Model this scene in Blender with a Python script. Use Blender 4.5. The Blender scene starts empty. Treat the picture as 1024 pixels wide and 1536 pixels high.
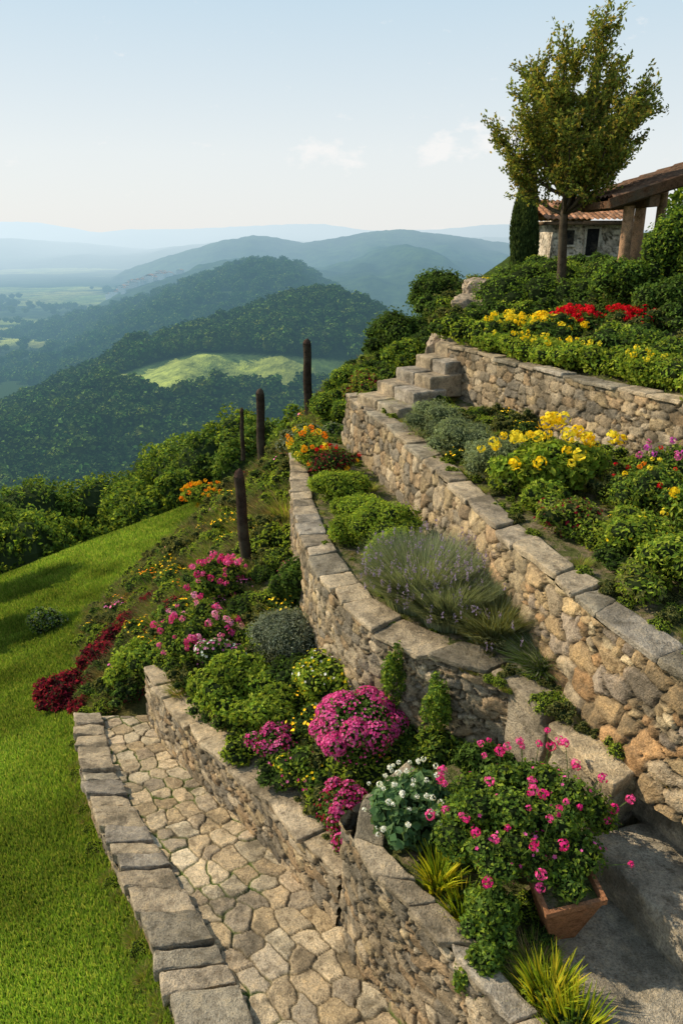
import bpy, math, numpy as np
from mathutils import Vector
rng=np.random.default_rng(7)
sc=bpy.context.scene
sc.view_settings.view_transform='Standard'
try: sc.view_settings.look='None'
except Exception: pass
sc.view_settings.exposure=0
# ------------------------------------------------------------ helpers
def A(x): return np.asarray(x,dtype=float)
def h3(ix,iy,iz,seed):
    n=(ix.astype(np.int64)*374761393+iy.astype(np.int64)*668265263+iz.astype(np.int64)*1442695041+seed*1274126177)&0xffffffff
    n=((n^(n>>13))*1274126177)&0xffffffff
    n=n^(n>>16)
    return (n&0xffffff)/float(0xffffff)
def vnoise(x,y,z,seed=0):
    x=A(x);y=A(y);z=A(z)+np.zeros_like(x)
    ix=np.floor(x);iy=np.floor(y);iz=np.floor(z)
    fx=x-ix;fy=y-iy;fz=z-iz
    fx=fx*fx*(3-2*fx);fy=fy*fy*(3-2*fy);fz=fz*fz*(3-2*fz)
    r=0
    for a in (0,1):
        for b in (0,1):
            for c in (0,1):
                w=(fx if a else 1-fx)*(fy if b else 1-fy)*(fz if c else 1-fz)
                r=r+w*h3(ix+a,iy+b,iz+c,seed)
    return r*2-1
def fbm(x,y,z=0,seed=0,o=4):
    r=0;a=.5;f=1
    for i in range(o):
        r=r+a*vnoise(A(x)*f,A(y)*f,A(z)*f+np.zeros_like(A(x)),seed+i);a*=.5;f*=2.03
    return r
def empty(name):
    o=bpy.data.objects.new(name,None);sc.collection.objects.link(o);return o
class MB:
    def __init__(s): s.V=[];s.F4=[];s.F3=[];s.C=[];s.n=0
    def add(s,V,F,C):
        V=A(V).reshape(-1,3);F=np.asarray(F,dtype=np.int64)
        C=A(C)
        if C.ndim==1: C=np.tile(C,(len(V),1))
        s.V.append(V);s.C.append(C)
        if F.shape[1]==4: s.F4.append(F+s.n)
        else: s.F3.append(F+s.n)
        s.n+=len(V)
    def mesh(s,name,mat,smooth=False):
        V=np.concatenate(s.V);C=np.concatenate(s.C)
        f4=np.concatenate(s.F4) if s.F4 else np.zeros((0,4),int)
        f3=np.concatenate(s.F3) if s.F3 else np.zeros((0,3),int)
        me=bpy.data.meshes.new(name)
        me.vertices.add(len(V));me.vertices.foreach_set('co',V.ravel().astype(np.float32))
        L=np.concatenate([f4.ravel(),f3.ravel()]).astype(np.int32)
        me.loops.add(len(L));me.loops.foreach_set('vertex_index',L)
        st=np.concatenate([np.arange(len(f4))*4,len(f4)*4+np.arange(len(f3))*3]).astype(np.int32)
        me.polygons.add(len(st));me.polygons.foreach_set('loop_start',st)
        me.polygons.foreach_set('use_smooth',np.full(len(st),smooth))
        ca=me.color_attributes.new('col','FLOAT_COLOR','POINT')
        cc=np.ones((len(V),4),np.float32);cc[:,:3]=np.clip(C,0,1)
        ca.data.foreach_set('color',cc.ravel())
        me.update(calc_edges=True);me.materials.append(mat);return me
    def obj(s,name,mat,parent=None,smooth=False):
        o=bpy.data.objects.new(name,s.mesh(name,mat,smooth));sc.collection.objects.link(o)
        if parent: o.parent=parent
        return o
def gridF(nu,nv):
    i=np.arange(nu-1)[:,None];j=np.arange(nv-1)[None,:]
    a=(i*nv+j).ravel()
    return np.stack([a,a+nv,a+nv+1,a+1],1)
def unit(v): return v/np.maximum(np.linalg.norm(v,axis=-1,keepdims=True),1e-9)
def rdir(n): return unit(rng.normal(size=(n,3)))
def pick(pal,n,var=.3):
    pal=A(pal);c=pal[rng.integers(0,len(pal),n)]
    return c*(1-var+2*var*rng.random((n,1)))
def resamp(P,n,sm=2):
    P=A(P);d=np.r_[0,np.cumsum(np.linalg.norm(np.diff(P[:,:2],axis=0),axis=1))]
    m=max(40,n);t=np.linspace(0,d[-1],m)
    Q=np.stack([np.interp(t,d,P[:,k]) for k in range(P.shape[1])],1)
    for _ in range(sm*6):
        Q[1:-1]=(Q[:-2]+Q[1:-1]*2+Q[2:])/4
    if m!=n:
        Q=np.stack([np.interp(np.linspace(0,1,n),np.linspace(0,1,m),Q[:,k]) for k in range(Q.shape[1])],1)
    return Q
# ------------------------------------------------------------ materials
def newmat(name):
    m=bpy.data.materials.new(name);m.use_nodes=True;nt=m.node_tree;nt.nodes.clear();return m,nt
def N(nt,t,**k):
    n=nt.nodes.new(t)
    for a,b in k.items(): setattr(n,a,b)
    return n
def mixc(nt,f,a,b,mode='MIX'):
    n=N(nt,'ShaderNodeMix',data_type='RGBA',blend_type=mode)
    for s,v in ((0,f),(6,a),(7,b)):
        if hasattr(v,'links') or hasattr(v,'is_linked'): nt.links.new(v,n.inputs[s])
        else: n.inputs[s].default_value=v if s==0 else (*v,1)
    return n.outputs[2]
def math_(nt,op,a,b=0.,c=0.,clamp=False):
    n=N(nt,'ShaderNodeMath',operation=op,use_clamp=clamp)
    for i,v in enumerate((a,b,c)):
        if hasattr(v,'is_linked'): nt.links.new(v,n.inputs[i])
        else: n.inputs[i].default_value=v
    return n.outputs[0]
def noise(nt,vec,scale,detail=5,rough=.6):
    n=N(nt,'ShaderNodeTexNoise');n.inputs['Scale'].default_value=scale;n.inputs['Detail'].default_value=detail;n.inputs['Roughness'].default_value=rough
    if vec is not None: nt.links.new(vec,n.inputs['Vector'])
    return n.outputs[0]
def ramp(nt,fac,stops):
    n=N(nt,'ShaderNodeValToRGB');cr=n.color_ramp
    while len(cr.elements)<len(stops): cr.elements.new(.5)
    for e,(p,c) in zip(cr.elements,stops):
        e.position=p;e.color=(*c,1) if len(c)==3 else c
    nt.links.new(fac,n.inputs[0]);return n.outputs[0]
def emissive_haze(nt,shader,L=1800.):  # aerial perspective painted onto surfaces as emission growing with distance, no air volume
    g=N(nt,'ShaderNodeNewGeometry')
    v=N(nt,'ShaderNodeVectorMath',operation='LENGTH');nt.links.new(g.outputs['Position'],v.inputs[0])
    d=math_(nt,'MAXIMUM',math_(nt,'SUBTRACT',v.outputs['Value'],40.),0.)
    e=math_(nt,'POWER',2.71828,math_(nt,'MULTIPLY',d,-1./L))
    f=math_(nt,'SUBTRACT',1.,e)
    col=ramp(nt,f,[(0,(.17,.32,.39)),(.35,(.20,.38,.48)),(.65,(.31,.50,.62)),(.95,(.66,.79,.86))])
    # painted glow is stronger towards the sun's bearing
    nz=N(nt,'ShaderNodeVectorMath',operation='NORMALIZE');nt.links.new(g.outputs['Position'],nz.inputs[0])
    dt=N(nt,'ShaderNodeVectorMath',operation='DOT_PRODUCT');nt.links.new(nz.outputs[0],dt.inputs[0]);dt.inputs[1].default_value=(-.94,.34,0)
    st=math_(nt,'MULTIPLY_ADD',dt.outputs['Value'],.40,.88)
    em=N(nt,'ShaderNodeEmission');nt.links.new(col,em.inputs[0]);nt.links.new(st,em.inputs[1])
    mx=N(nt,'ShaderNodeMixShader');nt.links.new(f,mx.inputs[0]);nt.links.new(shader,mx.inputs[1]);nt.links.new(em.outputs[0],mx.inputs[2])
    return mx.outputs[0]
def out(nt,s):
    o=N(nt,'ShaderNodeOutputMaterial');nt.links.new(s,o.inputs[0])
def attr(nt): return N(nt,'ShaderNodeAttribute',attribute_name='col').outputs['Color']
def leafmat(name,trans=.35,hz=False,gain=None):
    m,nt=newmat(name);c=attr(nt)
    if gain: c=mixc(nt,1.,c,gain,'MULTIPLY')
    if hz:
        r=N(nt,'ShaderNodeObjectInfo').outputs['Random']
        c=mixc(nt,1.,c,ramp(nt,r,[(0,(.6,.75,.7)),(.4,(1,1,1)),(.75,(1.35,1.2,.7)),(1,(.75,1.0,.8))]),'MULTIPLY')
    b=N(nt,'ShaderNodeBsdfDiffuse')
    nt.links.new(c,b.inputs[0]);s=b.outputs[0]
    if trans>0:
        t=N(nt,'ShaderNodeBsdfTranslucent');nt.links.new(mixc(nt,1.,c,(1.5,1.4,.8),'MULTIPLY'),t.inputs[0])
        mx=N(nt,'ShaderNodeMixShader');mx.inputs[0].default_value=trans
        nt.links.new(s,mx.inputs[1]);nt.links.new(t.outputs[0],mx.inputs[2]);s=mx.outputs[0]
    if hz: s=emissive_haze(nt,s)
    out(nt,s);return m
M_leaf=leafmat('foliage',.40,gain=(1.75,1.55,1.75))
M_pet=leafmat('petals',.3)
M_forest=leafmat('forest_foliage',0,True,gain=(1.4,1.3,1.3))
def stonemat(name,bump=.5):
    m,nt=newmat(name);c=attr(nt)
    g=N(nt,'ShaderNodeNewGeometry').outputs['Position']
    n1=noise(nt,g,11,5,.75);n2=noise(nt,g,75,3,.75);n3=noise(nt,g,2.6,5,.7)
    c=mixc(nt,1.,c,ramp(nt,n1,[(.3,(.46,.43,.39)),(.5,(1,1,1)),(.7,(1.34,1.25,1.10))]),'MULTIPLY')
    c=mixc(nt,1.,c,ramp(nt,n2,[(.32,(.58,.58,.58)),(.52,(1.05,1.05,1.05)),(.75,(1.3,1.3,1.3))]),'MULTIPLY')
    c=mixc(nt,ramp(nt,n3,[(.48,(0,0,0)),(.62,(.62,.62,.62))]),c,(.10,.085,.06))
    b=N(nt,'ShaderNodeBsdfDiffuse');nt.links.new(c,b.inputs[0])
    bm=N(nt,'ShaderNodeBump');bm.inputs['Strength'].default_value=bump;bm.inputs['Distance'].default_value=.03
    hh=math_(nt,'ADD',n1,math_(nt,'MULTIPLY',n2,.45));nt.links.new(hh,bm.inputs['Height']);nt.links.new(bm.outputs[0],b.inputs['Normal'])
    out(nt,b.outputs[0]);return m
M_stone=stonemat('weathered_limestone',1.)
M_wood=stonemat('weathered_wood',.6)
def soilmat():
    m,nt=newmat('soil');g=N(nt,'ShaderNodeNewGeometry').outputs['Position']
    n1=noise(nt,g,9,5,.75)
    c=ramp(nt,n1,[(.3,(.05,.06,.02)),(.46,(.10,.11,.035)),(.56,(.19,.15,.09)),(.72,(.30,.24,.16))])
    b=N(nt,'ShaderNodeBsdfDiffuse');nt.links.new(c,b.inputs[0])
    bm=N(nt,'ShaderNodeBump');bm.inputs['Distance'].default_value=.06;nt.links.new(n1,bm.inputs['Height']);nt.links.new(bm.outputs[0],b.inputs['Normal'])
    out(nt,b.outputs[0]);return m
M_soil=soilmat()
def groundmat():
    m,nt=newmat('lawn_and_hillside');c=attr(nt);g=N(nt,'ShaderNodeNewGeometry').outputs['Position']
    n1=noise(nt,g,20,5,.8)
    c=mixc(nt,1.,c,ramp(nt,noise(nt,g,1.1,4,.7),[(.3,(.72,.78,.7)),(.5,(1,1,1)),(.7,(1.25,1.12,1.1))]),'MULTIPLY')
    c=mixc(nt,1.,c,ramp(nt,n1,[(.3,(.45,.5,.4)),(.5,(1,1,1)),(.7,(1.45,1.35,1.1))]),'MULTIPLY')
    b=N(nt,'ShaderNodeBsdfDiffuse');nt.links.new(c,b.inputs[0])
    bm=N(nt,'ShaderNodeBump');bm.inputs['Distance'].default_value=.10;bm.inputs['Strength'].default_value=1.;nt.links.new(n1,bm.inputs['Height']);nt.links.new(bm.outputs[0],b.inputs['Normal'])
    out(nt,emissive_haze(nt,b.outputs[0]));return m
M_ground=groundmat()
def hillmat(name,scale,bumpd):
    m,nt=newmat(name);c=attr(nt);g=N(nt,'ShaderNodeNewGeometry').outputs['Position']
    n1=noise(nt,g,scale,4,.75)
    c=mixc(nt,1.,c,ramp(nt,n1,[(.3,(.35,.4,.4)),(.5,(1,1,1)),(.68,(1.7,1.6,1.2))]),'MULTIPLY')
    c=mixc(nt,1.,c,ramp(nt,noise(nt,g,scale*.12,3,.6),[(.3,(.7,.7,.7)),(.7,(1.3,1.3,1.1))]),'MULTIPLY')
    b=N(nt,'ShaderNodeBsdfDiffuse');nt.links.new(c,b.inputs[0])
    bm=N(nt,'ShaderNodeBump');bm.inputs['Distance'].default_value=bumpd;bm.inputs['Strength'].default_value=1.;nt.links.new(n1,bm.inputs['Height']);nt.links.new(bm.outputs[0],b.inputs['Normal'])
    out(nt,emissive_haze(nt,b.outputs[0]));return m
# ------------------------------------------------------------ plants
def leaves(mb,c,d,n,l,w,col,fold=.25):
    k=len(c);l=np.broadcast_to(A(l),(k,))[:,None];w=np.broadcast_to(A(w),(k,))[:,None]
    d=unit(d);s=unit(np.cross(d,n));n=np.cross(s,d)
    V=np.stack([c-d*l/2,c+s*w/2+n*fold*w-d*l*.05,c+d*l/2,c-s*w/2+n*fold*w-d*l*.05],1).reshape(-1,3)
    F=np.arange(4*k).reshape(-1,4)
    mb.add(V,F,np.repeat(col,4,axis=0))
def ball(mb,c,r,col,nu=10,nv=7,rough=.15,seed=0):
    u=np.linspace(0,2*np.pi,nu+1)[:-1];v=np.linspace(0.05,np.pi-.05,nv)
    U,Vv=np.meshgrid(u,v,indexing='ij')
    P=np.stack([np.cos(U)*np.sin(Vv),np.sin(U)*np.sin(Vv),np.cos(Vv)],-1).reshape(-1,3)
    k=1+rough*vnoise(P[:,0]*2+c[0]*9,P[:,1]*2+c[1]*9,P[:,2]*2,seed)
    V=A(c)+P*A(r)*k[:,None]
    i=np.arange(nu)[:,None];j=np.arange(nv-1)[None,:]
    a=(i*nv+j).ravel();b=(((i+1)%nu)*nv+j).ravel()
    mb.add(V,np.stack([a,a+1,b+1,b],1),A(col))
def lobes(c,r,n,k=.5,spread=.58):
    c=A(c);r=A(r);d=rdir(n);d[:,2]=np.abs(d[:,2])*.9-.1
    L=[(c,r*.72)]
    for i in range(n):
        q=k*(.7+.6*rng.random());L.append((c+d[i]*r*spread*(.85+.3*rng.random()),r*q))
    return L
GREEN=[(.05,.10,.018),(.07,.13,.022),(.04,.08,.015),(.09,.15,.03)]
YGREEN=[(.12,.20,.02),(.16,.23,.025),(.08,.14,.02),(.19,.25,.03)]
DGREEN=[(.032,.065,.016),(.045,.085,.02),(.06,.10,.022)]
GREY=[(.13,.17,.11),(.17,.21,.14),(.10,.135,.08)]
OLIVE=[(.09,.11,.03),(.12,.13,.04),(.06,.08,.02)]
RED=[(.13,.012,.02),(.20,.02,.03),(.08,.012,.018),(.05,.04,.02)]
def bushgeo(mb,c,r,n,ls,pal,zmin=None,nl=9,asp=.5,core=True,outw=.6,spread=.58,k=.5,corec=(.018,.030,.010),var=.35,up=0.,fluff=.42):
    L=lobes(c,r,nl,k,spread)
    vol=A([np.prod(q[1])**(2/3) for q in L]);idx=rng.choice(len(L),n,p=vol/vol.sum())
    C=A([q[0] for q in L])[idx];R=A([q[1] for q in L])[idx]
    d=rdir(n);rad=1.12-fluff*rng.random(n)**.8
    rad*=1+.14*vnoise(d[:,0]*3+idx*7.,d[:,1]*3,d[:,2]*3,5)
    P=C+d*R*rad[:,None]
    keep=np.ones(n,bool)
    for q in L: keep&=np.linalg.norm((P-q[0])/q[1],axis=1)>.66
    if zmin is not None: keep&=P[:,2]>zmin
    P=P[keep];d=d[keep];m=len(P)
    nn=unit(d*outw+rdir(m)*.7+A([0,0,.35]));dd=unit(np.cross(nn,rdir(m))+A([0,0,up])+d*up*.5)
    lob=rng.random(len(L))*.5+.75
    col=pick(pal,m,var)*lob[idx[keep]][:,None]
    s=ls*(.7+.6*rng.random(m));leaves(mb,P,dd,nn,s,s*asp,col)
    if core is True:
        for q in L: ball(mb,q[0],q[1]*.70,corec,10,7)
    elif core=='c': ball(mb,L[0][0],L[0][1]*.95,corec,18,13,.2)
    return L
def surf_pts(L,n,zmin=-99,top=0.):
    idx=rng.integers(0,len(L),n);d=rdir(n);d[:,2]+=top;d=unit(d)
    P=A([q[0] for q in L])[idx]+d*A([q[1] for q in L])[idx]*(1.02+.12*rng.random((n,1)))
    keep=P[:,2]>zmin
    for q in L: keep&=np.linalg.norm((P-q[0])/q[1],axis=1)>.96
    return P[keep],d[keep]
def petals(mb,P,d,size,pal,np_=5,var=.25):
    n=len(P);a=unit(np.cross(d,rdir(n)));b=np.cross(d,a);base=pick(pal,n,var)
    sz=size*(.7+.6*rng.random(n))
    for k in range(np_):
        t=2*np.pi*k/np_
        e=a*math.cos(t)+b*math.sin(t)
        leaves(mb,P+e*sz[:,None]*.5,e+d*.25,d,sz,sz*.8,base*(.9+.2*rng.random((n,1))),.1)
def heads(mb,P,size,pal,k=26,var=.2,flat=1.):
    for p in P:
        s=size*(.65+.6*rng.random());d=rdir(k);q=A(p)+d*s*A([1,1,flat])*(.75+.3*rng.random((k,1)))
        base=A(pal)[rng.integers(len(pal))]
        leaves(mb,q,unit(np.cross(d,rdir(k))),d,s*.75,s*.65,base*(1-var+2*var*rng.random((k,1))),.1)
def blades(mb,c,r,h,n,w,pal,lean=.6,seg=3,var=.3,up=.0,jit=.5):
    c=A(c);th=rng.random(n)*2*np.pi;rr=r*np.sqrt(rng.random(n))
    o=np.stack([np.cos(th),np.sin(th),np.zeros(n)],1)
    B=c+o*rr[:,None]*.55
    o=unit(o+.6*np.stack([rng.normal(size=n),rng.normal(size=n),np.zeros(n)],1)*jit)
    H=h*(.6+.5*rng.random(n));ln=lean*(.2+.8*rr/r+up)*H
    s=np.stack([-o[:,1],o[:,0],np.zeros(n)],1);s=unit(s+.5*rng.normal(size=(n,3))*A([1,1,0]))
    col=pick(pal,n,var);Vs=[]
    for k in range(seg+1):
        t=k/seg
        p=B+o*(ln*t**1.8)[:,None]+A([0,0,1])*(H*(t-.18*lean*t*t))[:,None]
        ww=w*(1-t)**.7*.5+w*.03
        Vs+= [p-s*ww,p+s*ww]
    V=np.stack(Vs,1);m=2*(seg+1);F=[]
    for k in range(seg): F.append(np.stack([np.arange(n)*m+2*k,np.arange(n)*m+2*k+1,np.arange(n)*m+2*k+3,np.arange(n)*m+2*k+2],1))
    mb.add(V.reshape(-1,3),np.concatenate(F),np.repeat(col*1.,m,axis=0))
    return B+o*ln[:,None]+A([0,0,1])*(H*(1-.18*lean))[:,None]
def tube(mb,P,R,col,k=7):
    P=A(P);R=A(R);n=len(P);T=unit(np.gradient(P,axis=0))
    a=unit(np.cross(T,A([.31,.2,.05])+np.zeros_like(T)));b=np.cross(T,a)
    th=np.arange(k)*2*np.pi/k
    V=P[:,None]+R[:,None,None]*(a[:,None]*np.cos(th)[None,:,None]+b[:,None]*np.sin(th)[None,:,None])
    i=np.arange(n-1)[:,None];j=np.arange(k)[None,:]
    F=np.stack([(i*k+j).ravel(),(i*k+(j+1)%k).ravel(),((i+1)*k+(j+1)%k).ravel(),((i+1)*k+j).ravel()],1)
    mb.add(V.reshape(-1,3),F,A(col))
# ------------------------------------------------------------ terrain function
kerbL=A([(-3.15,7.27),(-2.62,6.0),(-2.13,5.08),(-1.71,4.37),(-1.33,3.73),(-1.12,3.33),(-.99,3.0),(-.8,2.3),(-.6,1.4)])
kerbR=A([(-2.87,7.32),(-2.38,6.14),(-1.89,5.29),(-1.49,4.66),(-1.06,4.0),(-.78,3.49),(-.56,3.12),(-.38,2.5),(-.16,1.5)])
def pathz(y): return .72-.208*A(y)
def ip(y,ys,xs): return np.interp(y,ys,xs)
def sst(a,b,x):
    t=np.clip((x-a)/(b-a),0,1);return t*t*(3-2*t)
XBY=[0,2,7.3,8.5,11,12.5,15.5,17,19,22,26];XBX=[-.6,-.8,-2.9,-3.8,-4.5,-4.8,-4.5,-3.7,-3.0,-2.5,-2.]
def gh(x,y):
    x=A(x);y=A(y)
    lawn=.66+.277*x-.125*y+.07*fbm(x*.35,y*.35,0,3,2)
    xb=ip(y,XBY,XBX)
    xc=ip(y,[0,7,9.5,13,18,22,40],[-.4,-.4,-.7,-.5,-.3,.5,3])
    zc=ip(y,[0,7,9.5,13,18,22],[.3,.3,.5,.6,.7,.7])
    t=np.clip((x-xb)/(xc-xb),0,1);t=t*t*.5+t*.5
    zb=.66+.277*xb-.125*y
    z=np.where(x<xb,lawn,lawn*(1-t)+zc*t)
    k=ip(y,[10,12,18,30],[.1,.9,.6,.5])
    zr=zc+np.minimum(k*np.maximum(x-xc,0),3.3-zc+.06*np.maximum(x-3,0))
    z=np.where(x>xc,np.where(y>10.5,zr,zc),z)
    kx=ip(y,kerbL[::-1,1],kerbL[::-1,0])
    low=pathz(y)-.3
    w=sst(0.02,.25,x-kx)*(1-sst(7.2,8.2,y))
    z=z*(1-w)+low*w
    d=(-(x+3.3)*.6+(y-22)*.8)-ip(x,[-12,-3,3,10,40],[0,0,2,8,30])*1.
    d=np.maximum(d,0)
    d2=np.maximum(-(x+11),0)
    z=z-.55*(np.sqrt(d*d+4)-2)-.35*(np.sqrt(d2*d2+9)-3)
    return np.maximum(z,-118+4*fbm(x*.01,y*.01,0,9,3))
def nonuni(lo,hi,fine_lo,fine_hi,step,g=1.12):
    a=list(np.arange(fine_lo,fine_hi,step));s=step;v=a[-1]
    while v<hi: s*=g;v+=s;a.append(v)
    s=step;v=a[0]
    while v>lo: s*=g;v-=s;a.insert(0,v)
    return A(a)
gx=nonuni(-700,400,-9,7,.12);gy=nonuni(-60,600,2,26,.12)
X,Y=np.meshgrid(gx,gy,indexing='ij');Zg=gh(X,Y)
xb=ip(Y,XBY,XBX)
wl=sst(-.35,.25,X-xb+.25*fbm(X*1.5,Y*1.5,0,5,3))[...,None]
d=(-(X+3.3)*.6+(Y-22)*.8)
wf=sst(0,3,d)[...,None]
nz=fbm(X*.6,Y*.6,0,11,4)[...,None]
LAWN=A([.135,.21,.026])
col=LAWN*(1+.5*nz)*(1-wl)+(A([.17,.165,.06])*(1+.6*nz))*wl
col=col*(1-wf)+A([.04,.07,.02])*wf
hs_=sst(2.,3.5,X)[...,None];col=col*(1-hs_)+A([.06,.09,.025])*hs_
mb=MB();mb.add(np.stack([X,Y,Zg],-1).reshape(-1,3),gridF(len(gx),len(gy)),col.reshape(-1,3))
mb.obj('ground',M_ground,smooth=True)
vx=nonuni(-16000,16000,-1500,900,30,1.25);vy=nonuni(-2000,22000,250,3000,30,1.25)
X,Y=np.meshgrid(vx,vy,indexing='ij')
Zv=-121+5*fbm(X*.002,Y*.002,0,21,3)
f1=fbm(X*.004,Y*.006,0,31,4);f2=h3(np.floor(X/90+f1*1.2),np.floor(Y/120+f1),np.zeros_like(X),4)
fld=sst(.0,.12,f1+.1)[...,None]
col=A([.04,.065,.024])*(1-fld)+(A([.17,.23,.07])+A([.14,.08,.03])*f2[...,None])*fld
mb=MB();mb.add(np.stack([X,Y,Zv],-1).reshape(-1,3),gridF(len(vx),len(vy)),col.reshape(-1,3))
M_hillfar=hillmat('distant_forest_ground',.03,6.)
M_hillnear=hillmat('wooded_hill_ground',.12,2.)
mb.obj('valley_floor',M_hillfar,smooth=True)
# ------------------------------------------------------------ distant hills
def hill(name,sky,D,front,zf,na,ns,amp,mat,seed,base=(.04,.068,.022),back=.6,toph=0,bump=0,fs=.004,meadow=None):
    sky=A(sky);a=np.linspace(sky[0,0],sky[-1,0],na)
    e=np.interp(a,sky[:,0],sky[:,1])
    for _ in range(3): e[1:-1]=(e[:-2]+2*e[1:-1]+e[2:])/4
    Dd=np.interp(a,[q[0] for q in D],[q[1] for q in D])
    zr=4.6+e*Dd-toph
    s=np.linspace(0,1+back,ns)
    Aa,Ss=np.meshgrid(a,s,indexing='ij');Df=Dd[:,None];Zr=zr[:,None]
    Yy=Df-front+front*Ss;Xx=Aa*Df*(.5+.5*Yy/Df)
    f=np.where(Ss<1,np.sin(np.clip(Ss,0,1)*np.pi/2)**.9,1-(Ss-1)**1.5*.8)
    Zz=zf+(Zr-zf)*f
    env=np.clip(np.sin(np.clip(Ss,0,1)*np.pi),0,1)
    Zz=Zz+amp*env*fbm(Xx*fs,Yy*fs*.35,0,seed,4)*1.4+bump*fbm(Xx/bump*.22 if bump else Xx,Yy/bump*.22 if bump else Yy,0,seed+7,3)
    c=np.tile(A(base),Xx.shape+(1,))*(1+.4*fbm(Xx*fs*2,Yy*fs*2,0,seed+3,3))[...,None]
    if meadow is not None:
        mk=meadow(Xx,Yy,Zz);c=c*(1-mk[...,None])+A([.26,.31,.10])*mk[...,None]*(1+.25*fbm(Xx*.05,Yy*.05,0,2,3))[...,None]
    mb=MB();mb.add(np.stack([Xx,Yy,Zz],-1).reshape(-1,3),gridF(na,ns),c.reshape(-1,3));mb.obj(name,mat,smooth=True)
    return Xx,Yy,Zz
def meadow(x,y,z):
    a=x/y;e=(z-4.6)/y
    t=np.interp(a,[-.32,-.255,-.191,-.101,.003,.03],[-.185,-.163,-.149,-.152,-.160,-.166])
    b=np.interp(a,[-.32,-.255,-.191,-.101,.003,.03],[-.2,-.214,-.210,-.201,-.195,-.185])
    return sst(0,.003,t-e)*sst(0,.003,e-b)*sst(-.32,-.30,a)*(1-sst(.0,.02,a))
h1=[(-.75,-.36),(-.629,-.318),(-.475,-.255),(-.395,-.212),(-.327,-.184),(-.288,-.155),(-.233,-.142),(-.143,-.116),(-.072,-.090),(-.01,-.084),(.024,-.094),(.051,-.108),(.115,-.158),(.25,-.2)]
H1=hill('wooded_hill',h1,[(-.75,320),(-.47,380),(-.1,520),(.3,540)],230,-112,240,120,14,M_hillnear,41,meadow=meadow,fs=.012)
h2=[(-.8,-.16),(-.642,-.155),(-.457,-.135),(-.319,-.104),(-.229,-.078),(-.157,-.052),(-.114,-.040),(-.062,-.044),(-.028,-.062),(.042,-.104),(.2,-.13)]
H2=hill('wooded_hill.001',h2,[(-.8,1000),(.2,1100)],420,-123,300,120,34,M_hillnear,42,bump=2.5,fs=.006)
h3s=[(-.40,-.085),(-.315,-.0608),(-.278,-.0443),(-.225,-.028),(-.155,-.0094),(-.115,-.003),(-.095,-.0031),(-.053,-.0119),(-.01,-.0063),(.041,.0025),(.075,.0049),(.16,-.0047),(.229,-.0143),(.334,-.032),(.6,-.06)]
H3=hill('distant_ridge',h3s,[(-.4,2300),(.6,2400)],1200,-123,360,120,110,M_hillfar,43,bump=6,fs=.0028)
h4s=[(-.9,-.02),(-.611,-.0239),(-.441,-.0361),(-.391,-.046),(-.338,-.041),(-.279,-.0525),(-.219,-.060),(-.1,-.07)]
hill('distant_ridge.001',h4s,[(-.9,3000),(-.1,3300)],900,-123,240,60,50,M_hillfar,44,bump=6,fs=.002)
h6s=[(-.9,-.012),(-.5,-.014),(-.4,-.008),(-.33,-.012),(-.25,-.02),(-.15,-.01),(0,-.01),(.2,-.004),(.35,-.012),(.9,-.01)]
hill('distant_ridge.002',h6s,[(-.9,4200),(.9,4200)],1300,-123,300,50,60,M_hillfar,45,bump=8,fs=.0015)
h5s=[(-.9,.012),(-.601,.0159),(-.433,.0136),(-.382,.012),(-.308,.0001),(-.222,.0041),(-.137,.008),(-.027,.012),(.032,.0033),(.126,.0041),(.185,.0096),(.27,.0065),(.415,.0001),(.9,.004)]
hill('distant_ridge.003',h5s,[(-.9,6000),(.9,6000)],1500,-123,300,40,60,M_hillfar,46,bump=10,fs=.001)
# forest trees ------------------------------------------------
def proto(seed,n,ls,shape=(.5,.5,.42),zc=.62,nl=9):
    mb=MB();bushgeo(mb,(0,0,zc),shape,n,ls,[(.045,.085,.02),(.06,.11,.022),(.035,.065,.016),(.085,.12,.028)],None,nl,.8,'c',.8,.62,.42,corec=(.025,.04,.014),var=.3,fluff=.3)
    return mb.mesh('tree_crown',M_forest)
protos=[proto(1,220,.19),proto(2,220,.18,(.42,.45,.5)),proto(3,200,.20,(.55,.5,.34),.5)]
def instancer(par,P,S,pm,name):
    n=len(P);th=rng.random(n)*6.28;k=S/2
    c=np.cos(th)*k;s=np.sin(th)*k
    q=np.stack([np.stack([c-s,s+c],1),np.stack([-c-s,-s+c],1),np.stack([-c+s,-s-c],1),np.stack([c+s,s-c],1)],1)
    V=np.concatenate([P[:,None,:2]+q,np.repeat(P[:,None,2:],4,1)],2).reshape(-1,3)
    mb=MB();mb.add(V,np.arange(4*n).reshape(-1,4),A([.1,.1,.1]))
    o=mb.obj(name,M_forest,par);o.instance_type='FACES';o.use_instance_faces_scale=True;o.instance_faces_scale=1.
    o.show_instancer_for_render=False;o.show_instancer_for_viewport=False
    ch=bpy.data.objects.new('tree_crown',pm);sc.collection.objects.link(ch);ch.parent=o
def gridsample(H,n):
    Xx,Yy,Zz=H;na,ns=Xx.shape
    i=rng.random(n)*(na-1.01);j=(rng.random(n))*(ns-1.01)*.70
    i0=i.astype(int);j0=j.astype(int);fi=i-i0;fj=j-j0
    def b(M): return (M[i0,j0]*(1-fi)+M[i0+1,j0]*fi)*(1-fj)+(M[i0,j0+1]*(1-fi)+M[i0+1,j0+1]*fi)*fj
    return b(Xx),b(Yy),b(Zz)
fo=empty('forest')
x,y,z=gridsample(H1,6300);k=(meadow(x,y,z)<.3)&(x/y<.14)&(x/y>-.58)
P=np.stack([x,y,z-.8],1)[k];S=(6+7*rng.random(len(P))**1.3)
idx=rng.integers(0,3,len(P))
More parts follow.
